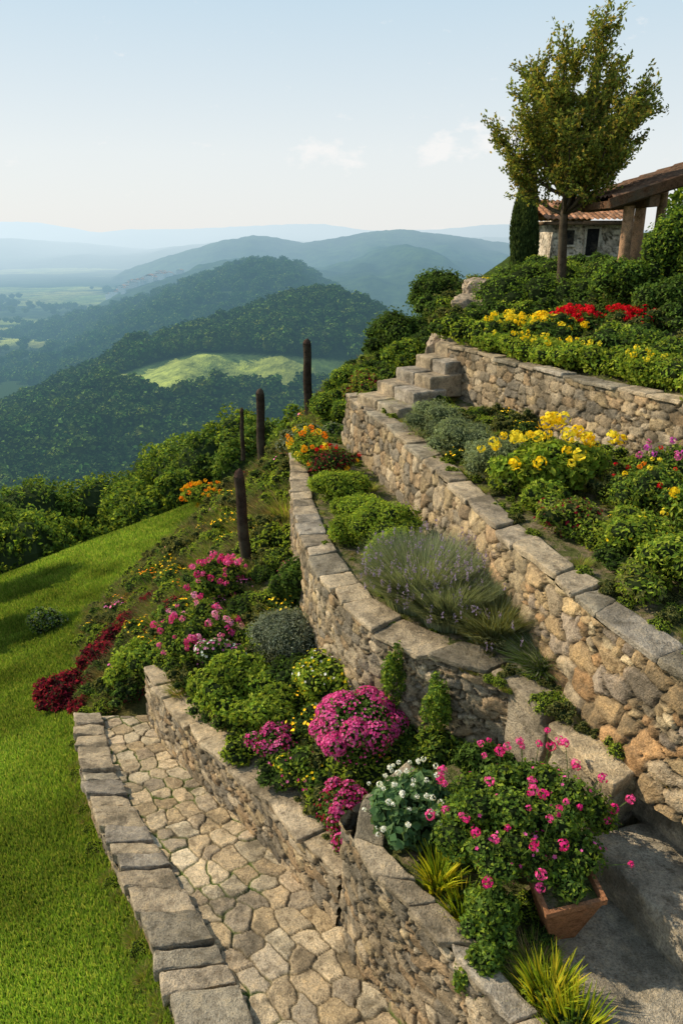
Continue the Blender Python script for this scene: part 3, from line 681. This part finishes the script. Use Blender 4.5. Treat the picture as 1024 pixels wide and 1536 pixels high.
hedge('laurel_hedge',[(3.3,13.8),(4.3,13.4),(5.2,12.8)],.6,.90,3600,.055,GREEN+YGREEN[:1],3.3,nl=14)
bush('ivy_bush',(4.92,10.95,4.15),(.70,.55,1.0),16000,.055,GREEN+YGREEN[:2],3.1,nl=38,k=.25,spread=.80)
bush('ivy_bush',(4.5,10.5,3.65),(.5,.5,.5),6000,.055,GREEN,3.0,nl=20,k=.3,spread=.75)
bush('ivy_bush',(4.02,10.95,3.9),(.42,.4,.42),5000,.055,GREEN+YGREEN[:1],3.0,nl=20,k=.3,spread=.75)
bush('yellow_flower_bed',(2.95,14.0,3.55),(.5,.5,.3),2500,.06,YGREEN,3.2,[('h',110,.06,YEL)],nl=8)
# hillside shrubs behind the steps
for c,r,pal,nm in (((1.35,17.5,2.25),(.95,.9,.75),DGREEN+GREEN,'holly_bush'),((2.35,18.5,3.0),(1.0,1,.85),GREEN+DGREEN,'holly_bush'),
    ((3.3,18,3.1),(1.0,1,.7),OLIVE+GREEN,'olive_shrub'),((1.15,13.2,2.5),(.45,.6,.42),GREEN+YGREEN,'laurel_bush'),
    ((.45,12.8,2.0),(.5,.6,.42),OLIVE+RED[:1]+YGREEN,'barberry_bush'),((.0,13.8,1.5),(.6,.7,.45),GREEN+YGREEN,'laurel_bush'),
    ((-.35,12.0,1.25),(.55,.5,.42),GREY+GREEN,'santolina_bush'),((-.7,13.5,.85),(.5,.6,.4),OLIVE+GREY,'sage_bush'),((.35,15.5,1.6),(.7,.7,.5),GREEN+YGREEN,'laurel_bush'),
    ((4.6,19,2.9),(1.1,1,.7),OLIVE+GREEN,'olive_shrub'),((-.25,11.2,1.35),(.35,.35,.32),OLIVE+GREEN,'sage_bush'),
    ((5.9,16,3.4),(1.1,1,.7),GREEN+YGREEN,'laurel_bush'),((7.9,17,3.7),(1.3,1,.8),GREEN+YGREEN,'laurel_bush'),((9.6,17.5,4.0),(1.3,1,1.1),GREEN+YGREEN,'laurel_bush')):
    bush(nm,c,r,int(6500*max(r)**1.2)+1800,.06 if max(r)<.8 else .075,pal,c[2]-r[2]*1.2,nl=28,spread=.80,k=.26)
# rocks beside the steps
mb=MB()
for c,s in (((2.0,12.0,3.15),.42),((2.3,12.9,3.4),.5),((1.85,11.4,3.0),.3),((2.6,13.8,3.6),.5),((1.7,12.5,2.95),.3),((2.1,13.4,3.3),.3)):
    block(mb,[(c[0]-s,c[1]-s*.7),(c[0]+s,c[1]-s),(c[0]+s*.8,c[1]+s),(c[0]-s*.7,c[1]+s)],c[2]-.5,c[2]+s*.4,(.46,.37,.27),.12,30,.08,3.6)
mb.obj('rock_outcrop',M_stone,None,True)
# near planting (front right)
bush('geranium_bush',(1.06,3.40,1.36),(.50,.38,.34),14000,.027,GREEN+YGREEN[:3],.85,[('h',130,.025,[(.72,.04,.24),(.80,.10,.34)],.16),('p',120,.012,PINK)],nl=34,k=.22,spread=.86,asp=.7)
bush('geranium_bush',(.82,3.02,1.02),(.17,.17,.30),4500,.026,GREEN+YGREEN[:3],.5,nl=18,k=.32,spread=.75,asp=.7)
bush('geranium_bush',(.76,2.80,.85),(.14,.13,.30),3500,.026,GREEN+YGREEN[:3],.4,nl=16,k=.32,spread=.75,asp=.7)
bush('white_geranium_bush',(.45,3.72,1.10),(.29,.25,.26),2200,.06,[(.05,.11,.04),(.07,.14,.05),(.09,.16,.06)],.85,[('h',105,.017,WHITE,.09)],nl=16,k=.32,spread=.72,asp=.9,outw=1.2)
bush('trailing_plant',(.88,2.30,.86),(.12,.12,.16),900,.04,GREEN+RED,.6,[('h',5,.03,REDF)],nl=6)
def spiky(name,c,r,h,n,w,pal,lean=.7):
    mb=MB();blades(mb,c,r,h,n,w,pal,lean,4,.3,.2);mb.obj(name,M_leaf)
SP=[(.24,.28,.015),(.17,.24,.015),(.32,.30,.02),(.09,.16,.012)]
spiky('ornamental_grass',(.58,3.34,.92),.16,.22,170,.018,SP,.5)
spiky('ornamental_grass',(.70,3.12,.90),.15,.2,130,.018,SP,.5)
spiky('ornamental_grass',(1.06,2.62,.9),.17,.25,260,.019,SP,.40)
spiky('ornamental_grass',(1.12,2.42,.9),.18,.26,260,.019,SP,.40)
# planter: tapered square box leaning on the step edge
pl=empty('corten_planter');mb=MB();c=A([1.22,3.06]);z0,z1=.91,1.28
def ringq(hw,z,rot=.95):
    q=[];tilt=A([-.12,-.20])
    for a in range(4):
        t=rot+a*math.pi/2;x_=hw*1.41*math.cos(t);y_=hw*1.41*math.sin(t)
        q.append((c[0]+x_,c[1]+y_,z+(tilt[0]*-x_+tilt[1]*-y_)*.8*(z-z0)/(z1-z0)))
    return A(q)
R=[ringq(.075,z0),ringq(.160,z1-.03),ringq(.172,z1-.03),ringq(.172,z1+.005),ringq(.150,z1+.005),ringq(.145,z1-.05),ringq(.08,z0+.03)]
V=np.concatenate(R);F=[]
for k in range(len(R)-1):
    for a in range(4): F.append([k*4+a,k*4+(a+1)%4,(k+1)*4+(a+1)%4,(k+1)*4+a])
F.append([0,3,2,1]);mb.add(V,F,A([.30,.14,.07]));mb.obj('box_body',M_wood,pl)
mb=MB();q=ringq(.147,z1-.035);mb.add(q,[[0,1,2,3]],A([.05,.04,.02]));mb.obj('potting_soil',M_soil,pl)
mb=MB();bushgeo(mb,(1.20,3.09,1.31),(.19,.17,.13),2600,.03,GREEN+YGREEN[:2],1.24,nl=14,k=.34,spread=.7);mb.obj('planted_foliage',M_leaf,pl)
# posts
for (x,y,zb,zt,r,lx) in ((-1.3,9.3,-.1,1.57,.075,-.07),(-1.78,15.7,-.7,1.37,.095,.02),(-2.87,20.6,-1.6,-.15,.06,.02),(-.8,17.6,.3,2.17,.10,-.02)):
    mb=MB();n=14;t=np.linspace(0,1,n);P=np.stack([x+lx*t+.01*np.sin(t*9),np.full(n,y),zb+(zt-zb)*t],1)
    R=r*(1.08-.15*t+.05*vnoise(t*8,t*0,0,int(x*10)));tube(mb,P,R,(.05,.036,.028),12)
    tp=P[-1]
    tube(mb,[tp,tp+A([.01,0,.07]),tp+A([.02,0,.12])],[R[-1],R[-1]*.75,.004],(.08,.05,.04),12)
    mb.obj('charred_wooden_post',M_wood,None,True)
# hillside ground cover -----------------------------------
def cover(pal,kind,seed):
    mb=MB()
    if kind=='b': bushgeo(mb,(0,0,.20),(.32,.32,.24),800,.05,pal,0,nl=14,spread=.85,k=.27)
    elif kind=='g': blades(mb,(0,0,0),.36,.32,520,.012,pal,.9)
    else:
        L=bushgeo(mb,(0,0,.16),(.32,.32,.2),700,.05,pal,0,nl=12,spread=.8,k=.3);P,d=surf_pts(L,60,.05,top=.8)
        petals(mb,P,unit(d+A([0,0,.5])),.022,kind)
    return mb.mesh('ground_cover',M_leaf)
DRY=[(.22,.18,.075),(.26,.21,.09),(.16,.15,.055)]
cov=[cover(GREEN,'b',0),cover(YGREEN,'b',0),cover(OLIVE,'b',0),cover(OLIVE+DRY,'g',0),cover(YGREEN+DRY,'g',0),cover(GREEN,YEL,0),cover(GREEN,ORA,0),cover(OLIVE,LPINK,0),cover(RED+OLIVE,'b',0),cover(DGREEN,'b',0)]
wc=A([.09,.18,.09,.32,.30,.05,.012,.015,.03,.01])
gp=empty('hillside_ground_cover');cnt=0
while cnt<1800:
    y=7.8+15*rng.random()**1.1;xb_=ip(y,XBY,XBX);x=xb_+(.4-xb_)*rng.random()
    if y<11.2 and x>-.75: continue
    if y<7.9 and x>-2.2: continue
    z=float(gh(x,y));i=rng.choice(10,p=wc/wc.sum());s=.36+.60*rng.random()
    edge=(x-xb_)/(.4-xb_);s*=.6+.5*min(1,edge*2)
    o=bpy.data.objects.new('clump',cov[i]);sc.collection.objects.link(o);o.parent=gp
    o.location=(x,y,z-.04);o.scale=(s*1.1,s*1.1,s*(.8+.5*rng.random()));o.rotation_euler=(0,0,rng.random()*6.28);cnt+=1
bush('marigold_plant',(-3.0,15.6,-.95),(.55,.45,.28),2500,.06,YGREEN,-1.4,[('h',90,.055,ORA)],nl=8)
bush('laurel_bush',(-2.0,11.5,-.35),(.5,.5,.35),3500,.055,YGREEN,-.9,nl=24,spread=.8,k=.26)
bush('laurel_bush',(-1.3,12.5,.1),(.5,.5,.35),3500,.055,GREEN+YGREEN,-.6,nl=24,spread=.8,k=.26)
gp2=empty('hillside_ground_cover')
for i in range(620):
    x=-.5+(9 if i<520 else 14)*rng.random();y=11.3+13*rng.random()
    if x<2.8 and y<14.5 and x>0 and (x>.9+.1*(y-11)): continue
    o=bpy.data.objects.new('clump',cov[rng.choice([0,1,2,3,4,9,1,0])]);sc.collection.objects.link(o);o.parent=gp2
    s=.6+.8*rng.random();o.location=(x,y,float(gh(x,y))-.05);o.scale=(s,s,s);o.rotation_euler=(0,0,rng.random()*6.28)
gp3=empty('bed_ground_cover')
def fill(P,n,s0,s1,ch,t0=.05,t1=.95):
    nu,nv,_=P.shape
    for i in range(n):
        a=int(rng.random()*nu);b=int((t0+(t1-t0)*rng.random())*(nv-1));p=P[a,b]
        o=bpy.data.objects.new('clump',cov[rng.choice(ch)]);sc.collection.objects.link(o);o.parent=gp3
        s=s0+(s1-s0)*rng.random();o.location=(p[0],p[1],p[2]-.03);o.scale=(s,s,s);o.rotation_euler=(0,0,rng.random()*6.28)
fill(bedCD,140,.35,.75,[0,1,2,5,1,0,7,4]);fill(bedBC,60,.15,.4,[2,3,4,1],.3);fill(bedBC,160,.08,.2,[3,4,4,1],.05,.95);fill(bedAB,190,.25,.6,[0,1,2,1,5,4],.15);fill(bedAB,280,.12,.30,[1,2,1,4],.0,.5)
fill(bedTop,200,.6,1.1,[0,1,0,2,1],.1);fill(bedE,30,.25,.5,[0,1,4,1],.1,.8)
# ------------------------------------------------------------ lawn blades
mb=MB();n=260000
y=2.3+20*rng.random(n)**1.6;kx=ip(y,kerbL[::-1,1],kerbL[::-1,0]);kx=np.where(y>7.3,ip(y,XBY,XBX)+.2,kx)
x=kx-.0-(rng.random(n)**.9)*np.minimum(9.,(.56*y+.9)-np.abs(kx)+.3).clip(.3)
z=gh(x,y);hgt=(.02+.028*rng.random(n))*(1+.07*y);th=rng.random(n)*6.28
w=.0035*(1+.28*y);dx=np.cos(th)*w;dy=np.sin(th)*w
ln=rng.normal(size=(n,2))*.012*(1+.05*y)[:,None]
V=np.stack([np.stack([x-dx,y-dy,z-.005],1),np.stack([x+dx,y+dy,z-.005],1),np.stack([x+ln[:,0],y+ln[:,1],z+hgt],1)],1).reshape(-1,3)
cn=fbm(x*1.1,y*1.1,0,51,4)+.8*fbm(x*.35,y*.35,0,52,2)
cb=pick([(.085,.155,.018),(.11,.18,.02),(.065,.125,.014),(.15,.19,.035)],n,.3)*(1+.7*cn)[:,None]
mb.add(V,np.arange(3*n).reshape(-1,3),np.repeat(cb,3,axis=0));mb.obj('lawn_grass',M_leaf)
gp4=empty('kerb_weeds')
for i in range(60):
    y=2.5+5*rng.random()**1.5;x=float(ip(y,kerbL[::-1,1],kerbL[::-1,0]))-.05-.06*rng.random()
    o=bpy.data.objects.new('clump',cov[rng.choice([3,4,1,4])]);sc.collection.objects.link(o);o.parent=gp4
    s=.12+.16*rng.random();o.location=(x,y,float(gh(x,y))-.02);o.scale=(s,s,s)
# ------------------------------------------------------------ trees
def bigtree():
    e=empty('deciduous_tree');tb=MB();lf=MB();bark=(.09,.07,.05)
    base=A([3.50,12.6,3.0]);fork=A([3.60,12.6,5.15])
    t=np.linspace(0,1,9)[:,None];P=base*(1-t)+fork*t+np.concatenate([.06*np.sin(t*5),.03*np.cos(t*4),t*0],1)
    tube(tb,P,np.linspace(.085,.06,9),bark,10)
    tips=[(-1.25,.1,.95),(-1.0,-.4,1.5),(-.78,.3,2.05),(-.38,-.2,2.3),(.0,.3,2.7),(.35,-.1,2.75),(.75,.3,2.4),(1.05,-.2,1.95),(1.28,.2,1.55),(-.5,.9,1.4),(.5,-.9,1.5),(.4,1.0,1.5),(-.3,-.9,1.2),(.9,.7,1.0),(-.9,.6,.8),(.75,-.6,.9),(-.5,-.3,1.6),(.2,-.5,2.0),(.6,.2,1.6),(-.1,.5,1.7),(.95,0,.8),(-.6,.1,1.9),(.95,.1,2.1)]
    pal=[(.13,.17,.03),(.17,.20,.035),(.09,.13,.025),(.21,.18,.035),(.07,.10,.022)]
    for tp in tips:
        tp=A(tp)*A([.86,.95,.84]);st_=P[-1-int(rng.integers(0,2))]
        n=8;t=np.linspace(0,1,n)[:,None]
        Q=st_+tp*A([1,1,0])*t**.8+A([0,0,tp[2]])*t**1.15+rng.normal(size=(n,3))*.02*t
        tube(tb,Q,np.linspace(.035,.006,n),bark,6)
        L=np.linalg.norm(tp)
        for k in range(int(14+13*L)):
            u=.20+.80*rng.random()**.85;s0=A([np.interp(u,t[:,0],Q[:,j]) for j in range(3)])
            o=unit(tp*A([1,1,.3])*.5+rng.normal(size=3)*.75+A([0,0,.75]));l=(.28+.32*rng.random())*(1.15-.40*u)
            m=5;tt=np.linspace(0,1,m)[:,None];W=s0+o*l*tt+A([0,0,.10])*tt**2
            tube(tb,W,np.linspace(.006,.002,m),bark,4)
            kk=int(34+36*rng.random());r=rng.random(kk)**.8
            pp=np.stack([np.interp(r,tt[:,0],W[:,j]) for j in range(3)],1)+rng.normal(size=(kk,3))*.034
            lv=rng.random()*.6+.7
            leaves(lf,pp,o+rdir(kk)*.9,rdir(kk)+A([0,0,.5]),.062*(.7+.6*rng.random(kk)),.036,pick(pal,kk,.35)*lv)
    tb.obj('trunk',M_wood,e,True);lf.obj('crown',M_leaf,e)
bigtree()
mb=MB();n=11000;zz=rng.random(n);th=rng.random(n)*6.28
rad=.50*np.sin(np.clip(zz*.93+.07,0,1)*np.pi)**.5*(1-.45*zz)*(.85+.25*rng.random(n))*(1+.12*np.sin(th*3+zz*9))
c0=A([6.05,26.,3.0]);P=c0+np.stack([np.cos(th)*rad,np.sin(th)*rad,zz*3.75],1)
d=np.stack([np.cos(th)*.3,np.sin(th)*.3,np.ones(n)],1)
leaves(mb,P,d+rdir(n)*.4,np.stack([np.cos(th),np.sin(th),np.zeros(n)],1)+rdir(n)*.5,.15,.07,pick([(.025,.045,.014),(.04,.065,.018),(.05,.08,.022)],n,.3))
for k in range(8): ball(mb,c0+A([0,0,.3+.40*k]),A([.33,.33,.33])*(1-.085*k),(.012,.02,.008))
tube(mb,[c0-A([0,0,.5]),c0+A([0,0,.5])],[.08,.07],(.05,.04,.03),7)
mb.obj('cypress_tree',M_leaf)
def leafytree(x,y,ztop,w,h,n,pal,ls=.17):
    e=empty('broadleaf_tree');mb=MB();zc=ztop-h*.45
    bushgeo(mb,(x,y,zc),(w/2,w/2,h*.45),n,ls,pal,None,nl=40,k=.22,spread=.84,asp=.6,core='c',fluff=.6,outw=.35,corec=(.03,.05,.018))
    mb.obj('crown',M_leaf,e);tb=MB();zg=float(gh(x,y))
    tube(tb,[(x,y,zg-.5),(x+.1,y,(zg+zc)/2),(x,y,zc)],[.2,.15,.1],(.07,.055,.04),8)
    for k in range(5):
        dd=rdir(1)[0]*A([w*.3,w*.3,h*.2]);tube(tb,[(x,y,zc-h*.3),A([x,y,zc])+dd],[.09,.03],(.07,.055,.04),5)
    tb.obj('trunk',M_wood,e,True)
TG=GREEN+[(.10,.15,.025),(.07,.11,.02)]
for a in ((-12.6,23,-3.3,4.2,5,9000),(-10.3,22.5,-3.7,3.4,4.6,8000),(-14.5,21,-3.2,4,5,7000),(-9.3,24,-4.7,2.4,3.5,6000),(-12.8,28,-4.3,4.5,5,7000),
    (-8.2,27,-4.2,2.6,3.5,6000),(-7.3,25.5,-4.2,2.4,2.6,6000),(-7.2,31,-3.4,3.6,4.5,7000),(-5.6,29,-2.6,3.4,4.5,7000),(-4.2,30,-2.0,3.4,4.5,7000),(-2.9,27,-1.6,2.4,4.,6000),(-3.7,26,-2.2,2.2,3.6,6000),
    (-6.1,26,-3.4,1.6,2.6,4000),(-1.5,25,-.9,2.0,3.6,5000),(-.3,24,-.1,2.2,3,5000),(.8,25,.7,2.4,3,5000),(-10.5,30,-4.9,4,4,6000),(-8.8,33,-4.8,4,4,6000)):
    leafytree(a[0],a[1],a[2],a[3],a[4],a[5],TG+(YGREEN if rng.random()<.8 else []))
leafytree(-9.9,17.0,-.4,2.6,3.6,4500,TG);leafytree(-9.6,13.4,.9,2.6,3.6,4500,TG)
leafytree(9.9,20,6.8,3.0,3.4,7000,TG+YGREEN[:2]);leafytree(12.5,24,7.8,4,4.5,7000,TG+YGREEN[:2])
# ------------------------------------------------------------ house
hs=empty('stone_house');mb=MB()
def boxm(mb,x0,x1,y0,y1,z0,z1,col):
    V=A([(x0,y0,z0),(x1,y0,z0),(x1,y1,z0),(x0,y1,z0),(x0,y0,z1),(x1,y0,z1),(x1,y1,z1),(x0,y1,z1)])
    mb.add(V,[[0,1,5,4],[1,2,6,5],[2,3,7,6],[3,0,4,7],[4,5,6,7],[0,3,2,1]],A(col))
wallface(mb,A([(7.0,30,5.0),(7.0,26,5.0),(9.3,26,5.0),(9.3,30,5.)]),A([(7.0,30,2.8),(7.0,26,2.8),(9.3,26,2.8),(9.3,30,2.8)]),.35,.2,33,[(.66,.56,.44),(.58,.5,.4),(.72,.64,.52)],.025,.05,1)
mb.obj('walls',M_stone,hs,True)
WN=((7.35,4.25,.34,.45),(8.1,3.9,.4,.85))
mb=MB()
for x0,z0,w,h in WN: boxm(mb,x0,x0+w,25.93,26.2,z0,z0+h,(.02,.02,.02))
mb.obj('window_openings',M_wood,hs)
mb=MB()
for x0,z0,w,h in WN:
    for q in ((x0-.07,x0,z0-.07,z0+h+.07),(x0+w,x0+w+.07,z0-.07,z0+h+.07),(x0,x0+w,z0+h,z0+h+.07),(x0,x0+w,z0-.07,z0)): boxm(mb,q[0],q[1],25.9,25.99,q[2],q[3],(.5,.44,.35))
mb.obj('window_frames',M_stone,hs)
def tiles(mb,x0,x1,y0,z0,y1,z1):
    nx=int((x1-x0)/.02);ny=60;u=np.linspace(x0,x1,nx);v=np.linspace(0,1,ny)
    U_,V_=np.meshgrid(u,v,indexing='ij')
    Lr=math.hypot(y1-y0,z1-z0);rows=V_*Lr/.3;b=.05*np.abs(np.sin(U_*math.pi/.18))+.03*(1-(rows%1))
    P=np.stack([U_,y0+(y1-y0)*V_,z0+(z1-z0)*V_+b],-1)
    idd=h3(np.floor(U_/.18),np.floor(rows),rows*0,3)
    c=A([.40,.20,.11])*(.6+.8*idd[...,None])+A([.05,.05,.05])*(idd[...,None]>.8)
    mb.add(P.reshape(-1,3),gridF(nx,ny),c.reshape(-1,3))
mb=MB();tiles(mb,6.6,9.6,25.5,4.98,28.2,5.65);tiles(mb,6.6,9.6,30.6,4.98,28.2,5.65);boxm(mb,6.7,9.5,25.6,30,4.86,4.96,(.2,.13,.08))
mb.obj('tiled_roof',M_stone,hs,True)
# timber porch
pg=empty('timber_porch');mb=MB();X0=3.88
nx=80;ny=120;u=np.linspace(0,1,nx);v=np.linspace(0,1,ny);U_,V_=np.meshgrid(u,v,indexing='ij')
ylen=3.2;rows=U_*2.6/.3;b=.04*np.abs(np.sin(V_*ylen*math.pi/.18))+.02*(1-(rows%1))
P=np.stack([X0+2.6*U_,11.4+ylen*V_,5.06+.80*U_+b],-1);idd=h3(np.floor(rows),np.floor(V_*ylen/.18),rows*0,5)
mb.add(P.reshape(-1,3),gridF(nx,ny),(A([.17,.10,.065])*(.6+.8*idd[...,None])).reshape(-1,3));mb.obj('roof_tiles',M_stone,pg,True)
mb=MB()
def beam(p0,p1,w,h,col):
    p0=A(p0);p1=A(p1);d=unit(p1-p0);s=unit(np.cross(d,A([0,0,1])))*w/2;up=np.cross(s,d);up=unit(up)*h/2
    V=[p0-s-up,p0+s-up,p0+s+up,p0-s+up,p1-s-up,p1+s-up,p1+s+up,p1-s+up]
    mb.add(A(V),[[0,1,2,3],[4,7,6,5],[0,4,5,1],[1,5,6,2],[2,6,7,3],[3,7,4,0]],A(col))
for yy in np.arange(11.45,14.6,.45): beam((X0-.02,yy,4.97),(X0+2.6,yy,5.77),.08,.10,(.11,.06,.035))
beam((X0-.06,11.35,5.00),(X0+2.65,11.35,5.83),.05,.13,(.11,.06,.035));beam((X0-.02,11.35,4.99),(X0-.02,14.6,4.99),.06,.10,(.11,.06,.035))
beam((X0+.6,11.4,5.04),(X0+.6,14.5,5.04),.14,.16,(.16,.09,.05))
V=A([(X0,11.4,5.03),(X0+2.6,11.4,5.83),(X0+2.6,14.6,5.83),(X0,14.6,5.03)]);mb.add(V,[[0,1,2,3]],A([.13,.08,.045]))
mb.obj('roof_timbers',M_wood,pg)
mb=MB()
for cx,cy,cz in ((4.24,11.7,4.98),(4.56,12.1,5.03),(5.6,13.9,5.3)):
    tube(mb,[(cx,cy,3.2),(cx+.01,cy,4.0),(cx,cy,cz)],[.09,.085,.08],(.46,.28,.17),16)
mb.obj('columns',M_stone,pg,True)
# ------------------------------------------------------------ camera, sun, sky
cam=bpy.data.cameras.new('camera');co=bpy.data.objects.new('camera',cam);sc.collection.objects.link(co)
co.location=(0,0,4.6);co.rotation_euler=(math.radians(90-20.8),0,0)
cam.sensor_fit='VERTICAL';cam.sensor_height=36;cam.sensor_width=24;cam.lens=1100/1536*36;cam.clip_end=60000;cam.clip_start=.05
sc.camera=co
az=math.radians(-70);el=math.radians(35)
Sd=Vector((math.sin(az)*math.cos(el),math.cos(az)*math.cos(el),math.sin(el)))
sl=bpy.data.lights.new('sun','SUN');sl.energy=5.0;sl.angle=math.radians(.6);sl.color=(1,.87,.66)
so=bpy.data.objects.new('sun',sl);sc.collection.objects.link(so);so.rotation_euler=Sd.to_track_quat('Z','Y').to_euler()
w=bpy.data.worlds.new('World');sc.world=w;w.use_nodes=True;nt=w.node_tree;nt.nodes.clear()
sk=N(nt,'ShaderNodeTexSky',sky_type='NISHITA');sk.sun_disc=False;sk.sun_elevation=el;sk.sun_rotation=az;sk.dust_density=2;sk.air_density=1;sk.altitude=300
g=N(nt,'ShaderNodeTexCoord').outputs['Generated']
sep=N(nt,'ShaderNodeSeparateXYZ');nt.links.new(g,sep.inputs[0])
hz=ramp(nt,sep.outputs[2],[(0,(9.1,9.2,9.0)),(.09,(8.6,9.1,9.2)),(.25,(6.1,7.7,8.8)),(1,(2.6,4.0,6.0))])
def clouds(pts):
    tot=None
    for p,rad in pts:
        v=N(nt,'ShaderNodeVectorMath',operation='SUBTRACT');nt.links.new(g,v.inputs[0]);v.inputs[1].default_value=p
        m_=N(nt,'ShaderNodeVectorMath',operation='MULTIPLY');nt.links.new(v.outputs[0],m_.inputs[0]);m_.inputs[1].default_value=(1,1,2.2)
        l=N(nt,'ShaderNodeVectorMath',operation='LENGTH');nt.links.new(m_.outputs[0],l.inputs[0])
        f=math_(nt,'SUBTRACT',1.,math_(nt,'DIVIDE',l.outputs['Value'],rad),clamp=True)
        tot=f if tot is None else math_(nt,'MAXIMUM',tot,f)
    return tot
def dirn(x,y,z):
    v=Vector((x,y,z)).normalized();return tuple(v)
cm=clouds([(dirn(-.02,1.11,.103),.065),(dirn(.135,1.1125,.108),.055),(dirn(.22,1.118,.125),.07)])
mp=N(nt,'ShaderNodeMapping');mp.inputs['Scale'].default_value=(1,1,1.8);nt.links.new(g,mp.inputs[0])
cl=noise(nt,mp.outputs[0],32,6,.62)
cf=ramp(nt,math_(nt,'ADD',cl,math_(nt,'MULTIPLY',cm,.40)),[(.64,(0,0,0)),(.84,(.7,.7,.7))])
c=mixc(nt,.90,sk.outputs[0],hz);c=mixc(nt,cf,c,(9.7,9.5,9.3))
bg=N(nt,'ShaderNodeBackground');bg.inputs[1].default_value=.1;nt.links.new(c,bg.inputs[0])
ow=N(nt,'ShaderNodeOutputWorld');nt.links.new(bg.outputs[0],ow.inputs[0])
